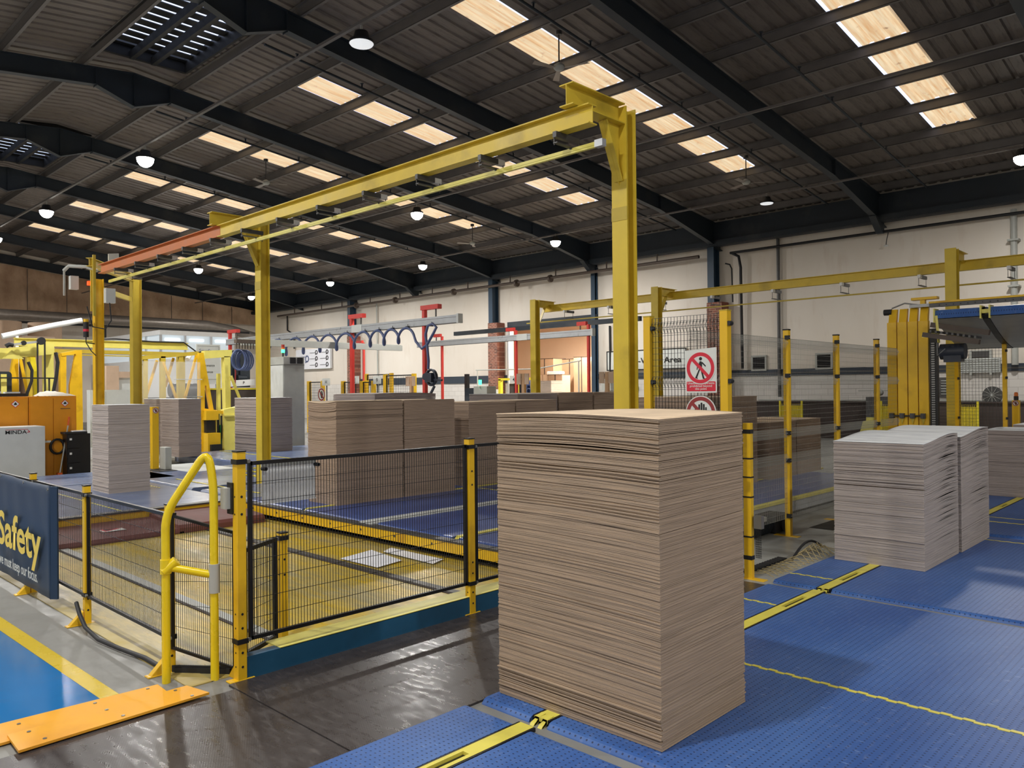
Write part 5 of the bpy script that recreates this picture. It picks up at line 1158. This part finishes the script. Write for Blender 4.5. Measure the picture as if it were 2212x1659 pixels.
root = thing('prohibition_sign', 'round hand prohibition sign standing behind the stack by the tall grey cabinet', 'sign', (-20, 12.5, 1.5)); disc_sign(root, (0, 1.55), .19, (-19.55, 12.4, 0), X3, Z3, red='dark_red', white='sign_white')
m = MB(); m.bar((-19.55, 12.45, 0), (-19.55, 12.45, 1.5), .05); m.build('stand', 'yellow', root)
for (x, y, h, l) in ((-22.3, 20.6, 2.25, 'black upright post by the dark dado, left one'), (-19.4, 20.6, 2.2, 'black upright post by the dark dado, right one')):
    m = MB(); m.box(x-.07, x+.07, y-.07, y+.07, 0, h); single('guard_post', m, 'black', l, 'post')
root = thing('panel_box', 'grey green control box with a lit green lamp beside the red gantry post', 'box', (-17.2, 17, 0)); m = MB(); m.box(-18.1, -17.5, 17, 17.4, 0, 1.75); m.build('enclosure', 'grey_paint', root); m = MB(); m.box(-18.5, -18.1, 17, 17.3, 0, 1.7); m.build('side_box', 'navy_steel', root); m = MB(); m.cyl((-17.8, 17.0, 1.8), (-17.8, 17.0, 1.95), .05, 12); m.build('green_lamp', 'green_led', root)
m = MB(); m.box(-25.9, -25.5, 25.44, 25.5, 1.35, 1.65); single('notice', m, 'sign_white', 'small white notice on the foot of the brick pier', 'sign')
# ================================================================== far left: end wall, curtain, ducts, office
root = thing('insulation_curtain', 'brown crinkled foil insulation curtain hung below the roof at the far end', 'curtain', (-48.3, 15, 6))
m = MB(); NY, NZ = 60, 8; vs = []
for j in range(NZ+1):
    for i in range(NY+1):
        y = -6+32*i/NY; zb = 6.05; zt = 9.0-SLOPE*abs(y-RIDGE_Y)-.05
        z = zb+(zt-zb)*j/NZ; vs.append((-48.3+.07*math.sin(y*2.1+z)+.05*math.sin(z*5+y*.9)+.03*math.sin(y*7-z*6), y, z))
m.add(vs, [(j*(NY+1)+i, j*(NY+1)+i+1, (j+1)*(NY+1)+i+1, (j+1)*(NY+1)+i) for j in range(NZ) for i in range(NY)], True); m.build('sheet', 'curtain', root)
m = MB()
for q in range(17): y = -5+1.93*q; m.bar((-48.18, y, 6.0), (-48.18, y, 8.9-SLOPE*abs(y-RIDGE_Y)), .05, .02)
m.build('seam', 'brown_pipe', root)
m = MB(); m.tube([(-46.5, -4, 5.72), (-46.5, 21.5, 5.72), (-46.6, 23.2, 5.5), (-46.6, 24.4, 5.2), (-46.6, 25.4, 5.0)], .28, 14); single('duct', m, 'duct_grey', 'long grey round duct under the brown insulation curtain', 'duct')
m = MB(); m.tube([(-46.0, -4, 5.33), (-46.0, 24, 5.33)], .06, 8); m.box(-46.05, -45.95, 15.5, 15.6, 3, 5.3); single('pipe_run', m, 'rubber', 'thin dark pipe run below the long grey duct', 'pipe')
m = MB(); m.tube([(-28.0, 6.5, 3.42), (-28, 7.8, 3.80), (-28.0, 8.75, 4.04)], .085, 12); m.cyl((-28.0, 6.9, 3.45), (-28.0, 6.9, 0), .05, 8); single('white_pipe', m, 'white', 'fat white sloping pipe above the yellow machine at far left', 'pipe')
m = MB(); m.box(-42, -40, 8.2, 9.9, 0, 4.18); m.box(-41.9, -40.1, 10.2, 11.4, 0, 4.25); tag(m.build('storage_block', 'box_tan'), 'tan brown board rolls stored at the far left end behind the machine', 'board')
for i, (y, z) in enumerate(((10.4, 0), (12.2, 0))):
    m = MB(); m.cyl((-44.5, y, 0), (-44.5, y, 5.2), .75, 24); single('paper_reel', m, 'box_tan', ('left', 'right')[i]+' tall brown column of paper reels at the far left end', 'reel')
root = thing('office_cabin', 'white glazed office cabin with a flat roof at the far left behind the machines', 'cabin', (-36, 14.4, 0))
m = MB(); m.box(-40.0, -32.0, 12.87, 16.05, 3.98, 4.16); m.box(-40, -32.02, 12.9, 16.0, 0, 3.0); m.build('shell', 'white', root); m = MB(); m.box(-39.9, -32.08, 12.95, 15.95, 3.0, 3.98); m.build('glazing', 'office_glass', root)
for x, y in ((-32.04, 12.92), (-32.04, 13.9), (-32.04, 15.0), (-32.04, 15.98), (-33.5, 12.92), (-35.2, 12.92)): m = MB(); m.box(x-.04, x+.04, y-.04, y+.04, 3.0, 3.98); m.build('mullion', 'alu', root)
for y in (13.1, 14.1, 15.2): m = MB(); m.box(-32.07, -32.05, y, y+.6, 3.76, 3.84); m.build('tube_light', 'office_light', root)
# lettered board and icon board
root = thing('notice_board', 'white lettered notice board behind the yellow machine left of the hose bundle', 'board', (-26, 12, 2.6)); m = MB(); m.box(-26.04, -26.0, 11.66, 12.50, 1.92, 3.27); m.build('panel', 'sign_white', root)
m = MB(); m.bar((-26.1, 11.8, 0), (-26.1, 11.8, 2.2), .06); m.bar((-26.1, 12.4, 0), (-26.1, 12.4, 2.2), .06); m.build('leg', 'alu', root)
m = MB(); m.box(-26.0, -25.99, 11.70, 12.46, 3.20, 3.22); m.box(-26.0, -25.99, 12.44, 12.46, 2.9, 3.2); m.box(-26.0, -25.99, 11.66, 12.5, 2.08, 2.10); m.build('border', 'grey_paint', root)
text('Smurfit', .16, (-25.985, 11.76, 3.0), Y3, Z3, 'hose_blue', 'heading', root, width=.42); text('Performance', .12, (-25.985, 11.74, 2.52), Y3, Z3, 'ink', 'line', root, width=.55); text('Excellence', .12, (-25.985, 11.74, 2.30), Y3, Z3, 'ink', 'line', root, width=.48)
root = thing('icon_board', 'large white icon board on the back wall left of the far brick pier', 'board', (-41, 25.9, 3.5)); m = MB(); m.box(-43.6, -39.75, 25.85, 25.95, 3.0, 4.2); m.build('panel', 'paper', root)
m = MB(); m.box(-43.62, -39.73, 25.84, 25.86, 2.97, 3.0); m.box(-39.76, -39.73, 25.84, 25.86, 3.0, 4.2); m.build('edge', 'grey_paint', root)
m = MB(); b = MB()
for i, x in enumerate((-41.25, -40.1)):
    for j, z in enumerate((3.98, 3.62, 3.24)): m.ring((x, z), .08, .13, (0, 25.835, 0), X3, Z3, 0, .01, 20); m.bar((x-.75, 25.835, z-.02), (x-.15, 25.835, z-.02), .01, .02); m.prism([(x-.12, z-.16), (x-.02, z-.10), (x-.09, z-.05)], (0, 25.83, 0), X3, Z3, 0, .01)
m.build('icon', 'ink', root); m = MB(); m.ring((-42.3, 3.62), .14, .21, (0, 25.835, 0), X3, Z3, 0, .01, 22); m.bar((-43.3, 25.835, 3.74), (-42.55, 25.835, 3.74), .01, .05); m.prism([(-42.5, 3.36), (-42.28, 3.46), (-42.44, 3.55)], (0, 25.83, 0), X3, Z3, 0, .01); m.build('blue_icon', 'hose_blue', root)
# ================================================================== left machines and cabinets
root = thing('grey_cabinet', 'pale grey control cabinet with dark and red lettering at the left edge', 'cabinet', (-16.7, 3.9, 0)); m = MB(); m.box(-17.0, -16.4, 3.0, 4.49, 0, 1.05); m.build('body', 'light_grey', root, bevel=.01)
text('MINDA', .095, (-16.398, 3.85, .925), Y3, Z3, 'ink', 'logo_letters', root, width=.34, bold=.012)
m = MB(); m.box(-16.4, -16.396, 3.85, 4.21, 1.0, 1.006); m.box(-16.4, -16.396, 4.19, 4.24, .945, .951); m.prism([(4.20, .935), (4.235, .955), (4.235, .965), (4.215, .985), (4.20, .99), (4.222, .96)], (-16.398, 0, 0), Y3, Z3, 0, .002); m.build('logo_red_line', 'sign_red', root)
def cabinet2(label, y0, y1, dia):
    root = thing('storage_cabinet', label, 'cabinet', (-17.4, (y0+y1)/2, 0)); m = MB(); m.box(-17.8, -17.12, y0, y1, 0, 1.60); m.build('body', 'cab_orange', root)
    ym = (y0+y1)/2
    for a, b in ((y0+.015, ym-.006), (ym+.006, y1-.015)):
        m = MB(); m.box(-17.12, -17.10, a, b, .06, 1.56); d = m.build('door', 'cab_orange', root)
        if abs((a+b)/2-dia) < .25:
            m = MB(); c = (dia, 1.46); m.prism([(c[0], c[1]-.075), (c[0]+.075, c[1]), (c[0], c[1]+.075), (c[0]-.075, c[1])], (-17.099, 0, 0), Y3, Z3, 0, .002); m.build('hazard_diamond', 'sign_red', d)
            m = MB(); m.prism([(c[0], c[1]-.06), (c[0]+.06, c[1]), (c[0], c[1]+.06), (c[0]-.06, c[1])], (-17.096, 0, 0), Y3, Z3, 0, .002); m.build('diamond_field', 'sign_white', d)
            m = MB(); m.prism([(c[0]-.028, c[1]-.018), (c[0]+.028, c[1]-.018), (c[0]+.02, c[1]+.012), (c[0], c[1]+.034), (c[0]-.02, c[1]+.006)], (-17.093, 0, 0), Y3, Z3, 0, .002); m.build('flame_symbol', 'ink', d)
    return root
cabinet2('orange flammables cabinet at the left edge, left of the pair', 3.30, 4.40, 4.18); root = cabinet2('orange flammables cabinet beside the black filing cabinet, right of the pair', 4.41, 5.24, 5.03)
m = MB(); m.box(-17.10, -17.085, 4.95, 5.12, 1.35, 1.36); m.build('handle', 'brown_pipe', root); m = MB(); m.box(-17.10, -17.095, 4.62, 4.78, .70, .74); m.build('label_strip', 'sign_white', root)
root = thing('filing_cabinet', 'black three drawer filing cabinet beside the tall grey stack', 'cabinet', (-16.8, 5.1, 0)); m = MB(); m.box(-17.08, -16.82, 4.98, 5.40, 0, .86); m.build('body', 'black', root)
for q in range(3): m = MB(); m.box(-16.82, -16.80, 4.99, 5.20, .03+q*.28, .29+q*.28); d = m.build('drawer', 'black', root); m = MB(); m.box(-16.80, -16.79, 5.02, 5.06, .18+q*.28, .22+q*.28); m.build('handle', 'white', d)
m = MB(); m.box(-17.08, -16.8, 4.94, 5.34, .862, .90); single('tray', m, 'rubber', 'dark tray of papers on the black filing cabinet', 'tray'); m = MB(); m.box(-17.0, -16.85, 5.1, 5.33, .901, .92); single('papers', m, 'paper', 'white papers on the tray on the black filing cabinet', 'paper')
root = thing('broom', 'broom with an orange tip leaning on the orange cabinet', 'broom', (-16.9, 4.9, 0)); m = MB(); m.cyl((-16.88, 4.87, .1), (-17.02, 5.06, 1.02), .014, 8); m.build('handle', 'grey_paint', root); m = MB(); m.cyl((-17.02, 5.06, 1.02), (-17.05, 5.09, 1.19), .018, 8); m.build('grip', 'mop_orange', root); m = MB(); m.box(-16.93, -16.83, 4.82, 4.90, 0, .12); m.build('head', 'mop_orange', root)
m = MB(); m.tube([(-17.06+.0*a, 4.88+.11*math.cos(a*.42)*(1+.02*a/3), .62+.14*math.sin(a*.42)) for a in range(34)], .02, 8); single('hose_coil', m, 'rubber', 'black hose coil hanging on the orange cabinet', 'hose')
m = MB(); NX = 14; vs = []
for i in range(NX+1):
    for j in range(7): y = 4.62+.66*i/NX; x = -17.7+.5*j/6; vs.append((x, y, 1.605+(.12*max(0.0, math.sin(math.pi*min(1, i/NX)))**.5*(1.1-.75*i/NX)+.012*math.sin(i*2.1+j*1.7))*max(0.0, math.sin(math.pi*j/6))**.6))
m.add(vs, [(i*7+j, i*7+j+1, (i+1)*7+j+1, (i+1)*7+j) for i in range(NX) for j in range(6)], True); single('cloth_sack', m, 'cloth', 'crumpled off white cloth sack lying on the orange cabinet', 'sack')
m = MB(); m.box(-17.6, -17.2, 3.4, 4.38, 1.602, 1.66); single('tool_tray', m, 'rubber', 'black flat tray on the left orange cabinet', 'tray'); m = MB(); m.box(-17.5, -17.3, 3.7, 4.0, 1.662, 1.70); m.box(-17.4, -17.25, 4.05, 4.3, 1.662, 1.69); single('papers', m, 'white', 'white papers on the black tray on the orange cabinet', 'paper')
def PL(m, X, poly, t=.06): m.prism(poly, (X, 0, 0), Y3, Z3, -t, t)
root = thing('bundle_machine', 'yellow frame machine with pulleys and black hoses above the orange cabinets', 'machine', (-22, 6, 0))
m = MB(); PL(m, -22, [(6.72, 2.74), (6.86, 2.76), (6.88, 0), (6.55, 0), (6.57, 1.85)], .05); PL(m, -22, [(6.36, 2.67), (6.72, 2.75), (6.72, 2.66), (6.38, 2.59)], .10); PL(m, -22, [(6.35, 2.64), (6.49, 2.65), (6.47, 0), (6.35, 0)], .08); m.build('right_frame', 'yellow', root)
m = MB(); PL(m, -22.2, [(5.38, 2.55), (5.48, 2.55), (5.51, 0), (5.28, 0), (5.28, 1.94)], .08); m.bar((-22, 5.49, 2.5), (-22, 5.72, 1.2), .06, .06); m.build('left_frame', 'yellow', root)
m = MB(); PL(m, -22, [(5.69, 2.55), (5.80, 2.55), (5.87, 1.89), (5.80, 0), (5.70, 0), (5.77, 1.7)], .06); m.build('middle_strut', 'hilite_yellow', root)
m = MB(); PL(m, -21.3, [(3.6, 2.46), (3.6, 2.70), (5.0, 2.72), (6.0, 2.87), (6.01, 2.61), (5.6, 2.55), (4.88, 2.46)], .12); m.prism([(4.9, 2.47), (5.35, 2.47), (5.1, 2.68)], (-21.15, 0, 0), Y3, Z3, 0, .03); m.build('jib_arm', 'pale_yellow', root)
m = MB(); PL(m, -21.5, [(5.85, 2.65), (6.05, 2.65), (6.09, 0), (5.87, 0)], .10); m.build('column', 'pale_yellow', root)
m = MB(); m.cyl((-21.02, 5.67, 2.9), (-20.94, 5.67, 2.9), .09, 20); m.build('pulley', 'rubber', root); m = MB(); m.cyl((-21.05, 5.31, 2.84), (-20.97, 5.31, 2.84), .055, 16); m.build('pulley', 'rubber', root)
m = MB(); m.bar((-21, 5.04, 2.79), (-21, 5.60, 2.88), .05, .05); m.build('slide_bar', 'alu', root)
m = MB(); m.bar((-20.98, 5.59, 2.85), (-20.98, 5.60, .8), .03); m.bar((-20.98, 5.745, 2.86), (-20.98, 5.745, .8), .03); m.build('drive_belt', 'rubber', root)
m = MB(); m.tube([(-21, 5.98, 2.64), (-21, 6.03, 2.4), (-21, 6.0, 2.1), (-21, 5.93, 1.7), (-21, 5.9, 1.2)], .04, 8); m.tube([(-21, 5.40, 2.4), (-21, 5.48, 2.2), (-21, 5.47, 1.95), (-21, 5.38, 1.68), (-21, 5.3, 1.3)], .035, 8); m.tube([(-21, 4.95, 2.75), (-21, 5.02, 2.8), (-21, 5.1, 2.78)], .05, 8); m.build('cable_hose', 'rubber', root)
m = MB(); m.bar((-20.5, 3.6, 2.02), (-20.5, 5.85, 2.01), .03); m.bar((-20.5, 5.7, 2.02), (-20.5, 5.7, 0), .03); m.build('guard_rail', 'rubber', root)
m = MB(); m.prism(rrect(4.0, 4.97, .0, 2.16, .08), (-20.9, 0, 0), Y3, Z3, 0, .3); m.build('dark_housing', 'navy_steel', root); m = MB(); m.box(-20.6, -20.56, 4.75, 4.86, 0, 2.1); m.build('housing_stripe', 'pale_yellow', root)
root = thing('overhead_beam', 'long pale yellow overhead beam behind the yellow machines at left', 'beam', (-23, 8, 2.8)); m = MB(); m.ibeam((-23, 5.60, 2.98), (-23, 10.05, 3.0), .2, .14, .02, .015); m.build('beam', 'pale_yellow', root); m = MB(); m.box(-23.1, -22.9, 5.7, 10.1, 2.72, 2.82); m.box(-23.0, -22.92, 6, 9.3, 2.66, 2.69); m.build('lower_rail', 'shaded_yellow', root)
m = MB(); m.tube([(-22.9, 7.5, 2.85), (-22.9, 7.62, 3.12), (-22.9, 8.0, 3.14), (-22.9, 9.0, 3.10), (-22.9, 9.9, 3.11), (-22.9, 10.2, 2.9), (-22.9, 10.35, 2.78)], .02, 6); m.cyl((-22.95, 10.35, 2.77), (-22.8, 10.35, 2.77), .09, 12); m.build('cable', 'rubber', root)
m = MB(); m.box(-23.2, -23.05, 5.9, 6.1, 0, 2.75); m.box(-23.2, -23.05, 9.8, 10.0, 0, 2.75); m.build('support_leg', 'shaded_yellow', root)
root = thing('press_machine', 'yellow braced frame machine with clear guards left of the yellow gantry post', 'machine', (-21, 9, 0))
m = MB(); PL(m, -21, [(7.93, 2.60), (9.46, 2.76), (9.46, 2.66), (7.93, 2.50)], .06); m.build('top_rail', 'shaded_yellow', root)
m = MB(); PL(m, -21, [(8.02, 2.53), (8.12, 2.53), (8.10, 0), (8.01, 0)], .05); PL(m, -21, [(8.45, 2.6), (8.57, 2.6), (8.58, 0), (8.44, 0)], .06); PL(m, -21, [(8.93, 2.61), (9.04, 2.61), (9.04, 0), (8.92, 0)], .05); m.build('leg', 'shaded_yellow', root)
m = MB(); m.bar((-20.95, 8.5, 2.45), (-20.95, 8.95, 1.2), .06, .06); m.bar((-21.1, 8.84, 2.57), (-21.1, 8.62, 1.8), .05, .06); m.bar((-20.95, 9.4, 2.66), (-20.95, 9.0, 1.2), .05, .06); m.bar((-21.2, 8.45, 2.5), (-21.2, 8.08, 1.3), .05, .06); m.build('brace', 'yellow', root)
m = MB(); PL(m, -20.8, [(9.38, 2.71), (9.50, 2.72), (9.78, 1.13), (9.84, 1.09), (9.84, 0), (9.71, 0), (9.72, .99), (9.57, 1.83), (9.53, 1.83), (9.51, 0), (9.42, 0), (9.37, 1.51)], .06); m.build('end_plate', 'yellow', root)
m = MB(); m.box(-20.9, -20.4, 9.45, 9.8, 0, .55); m.box(-20.9, -20.5, 9.45, 9.8, .9, 1.15); m.bar((-20.7, 9.5, 1.17), (-20.7, 10.05, 1.08), .08); m.build('cross_tie', 'yellow', root)
m = MB(); m.box(-20.8, -20.6, 9.5, 9.75, .56, .88); m.box(-20.5, -20.3, 9.5, 9.8, .05, .25); m.build('drive_unit', 'rubber', root); m = MB(); m.box(-20.75, -20.7, 9.86, 9.92, 0, 1.05); m.box(-20.75, -20.7, 9.96, 10.02, 0, 1.0); m.build('hydraulic_post', 'hose_dark', root); m = MB(); m.box(-20.8, -20.7, 9.90, 9.96, .1, .75); m.build('green_panel', 'machine_green', root)
m = MB(); m.box(-20.52, -20.50, 7.78, 9.30, 1.4, 2.45); o = m.build('clear_guard', 'clear_panel', root)
m = MB(); m.box(-20.52, -20.5, 8.6, 9.35, 1.98, 2.0); m.box(-20.52, -20.5, 8.9, 9.35, 1.52, 1.54); m.build('guard_rail', 'light_grey', root)
m = MB(); m.cyl((-21.4, 9.42, 2.66), (-21.3, 9.3, 2.55), .06, 10); m.box(-21.3, -21.1, 7.95, 8.2, 2.55, 2.6); m.build('sensor', 'white', root)
root = thing('portal_machine', 'pale yellow portal frame with a box base behind the grey stack by the gantry post', 'machine', (-21, 10.3, 0))
m = MB(); PL(m, -21.2, [(9.69, 2.79), (10.49, 2.84), (10.49, 2.64), (9.69, 2.57)], .10); m.build('top_beam', 'pale_yellow', root); m = MB(); PL(m, -21.2, [(10.26, 2.65), (10.44, 2.65), (10.44, 1.15), (10.29, 1.15)], .10); m.build('column', 'pale_yellow', root)
m = MB(); PL(m, -20.7, [(10.0, 1.17), (10.54, 1.27), (11.0, 1.2), (11.0, 0), (9.99, 0)], .10); m.box(-20.6, -20.55, 10.0, 11.0, .98, 1.02); m.build('base_box', 'pale_yellow', root); m = MB(); m.bar((-21, 10.40, 2.1), (-21, 10.72, 1.3), .06, .06); m.build('brace', 'pale_yellow', root); m = MB(); PL(m, -21.8, [(10.38, 2.18), (10.46, 2.18), (10.46, .5), (10.36, .5)], .05); m.build('inner_post', 'pale_yellow', root)
m = MB(); m.cyl((-20.7, 10.6, 1.32), (-20.55, 10.6, 1.32), .13, 16); m.build('wheel', 'rubber', root); m = MB(); m.tube([(-21, 10.50, 2.55), (-21, 10.54, 2.2), (-21, 10.52, 1.8)], .02, 6); m.build('red_spring', 'dark_red', root)
root = thing('feeder_machine', 'dark feeder machine with a white lettered strip behind the pale yellow portal frame', 'machine', (-24, 12, 0)); m = MB(); m.box(-24.4, -24.0, 11.2, 13.2, 0, 1.72); m.build('body', 'dark_brown', root); m = MB(); m.box(-24.1, -23.98, 11.2, 13.2, 1.72, 1.77); m.build('yellow_rail', 'hilite_yellow', root)
m = MB(); m.prism([(11.52, 1.80), (12.69, 1.86), (12.69, 2.06), (11.52, 2.0)], (-24.0, 0, 0), Y3, Z3, 0, .03); m.build('letter_strip', 'white', root); text('P', .13, (-23.965, 12.28, 1.90), Y3, Z3, 'ink', 'letter', root); text('S', .13, (-23.965, 11.56, 1.86), Y3, Z3, 'ink', 'letter', root)
m = MB(); m.box(-24.5, -24.3, 12.0, 12.7, 1.8, 3.0); m.cyl((-24.2, 12.2, 2.1), (-24.2, 12.5, 2.1), .1, 12)
for q in range(4): m.bar((-24.25, 11.75+q*.2, 1.9), (-24.25, 11.75+q*.2, 2.9), .05)
m.build('press_head', 'navy_steel', root)
root = thing('clear_tank', 'grey cylinder drum machine behind the clear guards at left', 'machine', (-24.5, 10.5, 0)); m = MB(); m.box(-25, -24.4, 9.4, 11.2, 0, 1.5); m.build('base', 'navy_steel', root); m = MB(); m.cyl((-24.6, 10.2, 1.72), (-24.6, 11.0, 1.72), .22, 20); m.build('drum', 'dark_steel', root)
root = thing('low_cabinet', 'pale grey low cabinets behind the yellow gantry end post', 'cabinet', (-26, 9, 0)); m = MB(); m.box(-26.3, -26.0, 8.35, 9.5, 0, 1.75); m.build('body', 'light_grey', root); m = MB(); m.box(-26.0, -25.99, 8.78, 8.80, .1, 1.7); m.build('door_gap', 'grey_paint', root)
m = MB(); m.box(-30.05, -29.9, 10.14, 10.57, 0, 2.63); m.box(-30.04, -29.91, 10.55, 11.0, 2.2, 2.42); single('cardboard_sheet', m, 'box_tan', 'tan cardboard sheet standing behind the yellow gantry end post', 'board'); m = MB(); m.box(-30.3, -30.1, 10.5, 11.2, 0.0, 2.25); single('white_board', m, 'light_grey', 'pale board behind the tan cardboard sheet at left', 'board')
root = thing('camera_unit', 'small white sensor camera on the rear shaded yellow post', 'camera', (-23, 9, 2.5)); m = MB(); m.box(-22.9, -22.75, 8.45, 8.7, 2.38, 2.5); m.build('body', 'white', root); m = MB(); m.cyl((-22.75, 8.6, 2.44), (-22.7, 8.6, 2.44), .05, 12); m.build('lens', 'ink', root); m = MB(); m.bar((-22.85, 8.55, 2.5), (-23.0, 8.55, 2.72), .03); m.build('bracket', 'grey_paint', root)
root = thing('bollard', 'yellow bollard with a round hand sign and a grey foot block on the left belts', 'bollard', (-15.3, 6.02, 0)); m = MB(); m.box(-15.36, -15.24, 5.98, 6.10, 0, 1.38); m.build('post', 'yellow', root, bevel=.004); m = MB(); m.box(-15.22, -14.95, 6.1, 6.22, 0.2, .62); m.build('foot_block', 'grey_paint', root, bevel=.01)
disc_sign(root, (6.04, 1.31), .055, (-15.236, 0, 0), Y3, Z3, red='dark_red')
# tall grey cabinet with fans
root = thing('electric_cabinet', 'tall pale grey electric cabinet with two fans and a signal lamp, behind the gantry post', 'cabinet', (-19.4, 11.2, 0)); m = MB(); m.box(-20.0, -19.0, 10.89, 11.52, 0, 2.58); m.build('body', 'grey_paint', root, bevel=.008)
m = MB(); m.box(-19.99, -19.01, 10.875, 10.89, .05, 2.35); m.build('door', 'light_grey', root); m = MB(); m.box(-20.0, -18.99, 10.88, 11.52, 2.36, 2.37); m.build('seam', 'dark_steel', root)
for y in (11.08, 11.30): m = MB(); m.box(-19.0, -18.97, y, y+.16, 2.40, 2.56); m.build('fan_grille', 'rubber', root)
m = MB(); m.box(-19.72, -19.68, 10.86, 10.875, 1.4, 2.0); m.build('door_handle', 'ink', root)
root = thing('signal_tower', 'signal tower with green lit and red lamps on the tall grey cabinet', 'beacon', (-19.4, 11.1, 2.58)); m = MB(); m.cyl((-19.3, 11.05, 2.58), (-19.3, 11.05, 2.70), .025, 10); m.build('stem', 'rubber', root); m = MB(); m.cyl((-19.3, 11.05, 2.70), (-19.3, 11.05, 2.79), .045, 14); m.build('green_lamp', 'green_led', root); m = MB(); m.cyl((-19.3, 11.05, 2.79), (-19.3, 11.05, 2.84), .045, 14); m.build('amber_lamp', 'beacon_amber', root); m = MB(); m.cyl((-19.3, 11.05, 2.84), (-19.3, 11.05, 2.92), .045, 14); m.build('red_lamp', 'beacon_red', root)
root = thing('notice', 'white notice with red lines and warning triangle taped on the yellow gantry post', 'sign', (-11.9, 6.4, 1.7)); m = MB(); m.box(-11.98, -11.80, 6.455, 6.458, 1.52, 1.78); m.build('sheet', 'paper', root)
m = MB()
for i in range(3): m.box(-11.96, -11.83, 6.452, 6.455, 1.645+i*.025, 1.652+i*.025)
m.build('red_line', 'sign_red', root); m = MB(); m.prism([(-11.915, 1.555), (-11.875, 1.555), (-11.895, 1.61)], (0, 6.454, 0), X3, Z3, 0, .003); m.build('warning_triangle', 'yellow', root)

# ================================================================== lamps and ceiling fans
def lamp_thing(label, x, y, on, group=None):
    root = thing('high_bay_lamp', label, 'lamp', (x, y, LAMP_Z), group)
    m = MB(); m.lathe([(.19, -.02), (.19, .02), (.13, .06), (.10, .16), (.0, .16)], (x, y, LAMP_Z), 24); m.build('housing', 'rubber', root)
    m = MB(); m.lathe([(.0, -.21), (.06, -.205), (.12, -.17), (.17, -.10), (.185, -.02)] if on else [(.0, -.04), (.17, -.04), (.185, -.02)], (x, y, LAMP_Z), 24); m.build('lens', 'lamp_glow' if on else 'dim_glow', root)  # lit lens swollen into a glowing dome to stand in for bloom
    m = MB(); m.bar((x, y, LAMP_Z+.16), (x, y, LAMP_Z+.26), .03); m.bar((x-.1, y, LAMP_Z+.1), (x+.1, y, LAMP_Z+.1), .02, .05); m.build('hanger', 'grey_paint', root); return root
LL = {0: 'brightly lit high bay lamp of the ridge row above the yellow machines', 1: 'lit high bay lamp of the ridge row, second from the right lit one', 2: 'lit high bay lamp at the left edge, ridge row', 3: 'unseen lit high bay lamp added at the far end of the ridge row', 4: 'unlit pale disc high bay lamp nearest the camera, left of the big gantry',
      5: 'lit high bay lamp of the middle row seen just under the gantry beam', 6: 'far lit high bay lamp of the middle row above the gantry extension', 7: 'lit high bay lamp at the right picture edge under the eaves', 8: 'dim high bay lamp disc of the wall row, right of the big gantry post', 9: 'lit high bay lamp of the wall row nearest left of the big gantry post',
      10: 'lit high bay lamp of the wall row, second left of the big gantry post', 11: 'lit high bay lamp of the wall row above the first red post', 12: 'farthest lit high bay lamp of the wall row beside the gantry post'}
for i, (x, y, on) in enumerate(LAMPS): lamp_thing(LL.get(i, 'unseen lit high bay lamp put in for light, over or behind the camera'), x, y, on, None if i in LL else 'lamps outside the picture')
def fan(label, x, y, a0):
    zt = zroof(y)-.25; z = zt-.75; root = thing('ceiling_fan', label, 'fan', (x, y, z))
    m = MB(); m.cyl((x, y, zt), (x, y, z+.08), .015, 8); m.cyl((x, y, zt), (x, y, zt-.08), .07, 12); m.build('rod', 'dark_steel', root); m = MB(); m.lathe([(.0, -.05), (.08, -.05), (.12, 0), (.11, .05), (.03, .1), (.0, .1)], (x, y, z), 18); m.build('motor', 'grey_paint', root)
    for q in range(3):
        a = a0+q*2.094; m = MB(); d = Vector((math.cos(a), math.sin(a), 0)); n = Vector((-d.y, d.x, 0)); c = Vector((x, y, z-.02))
        m.prism([(.14, -.045), (.62, -.075), (.65, .06), (.14, .04)], c, d, (n+Z3*.18).normalized(), -.004, .004); m.build('blade', 'duct_grey', root)
fan('ceiling fan with drooping blades near the roof lights above the big gantry', -10.44, 12.29, .3); fan('ceiling fan above the gantry beam, left of the middle', -22.7, 12.45, 1.0); fan('ceiling fan by the roof lights right of the big gantry post', -10.5, 20.36, .6); fan('small far ceiling fan left of the big gantry post', -22.2, 20.86, .2)
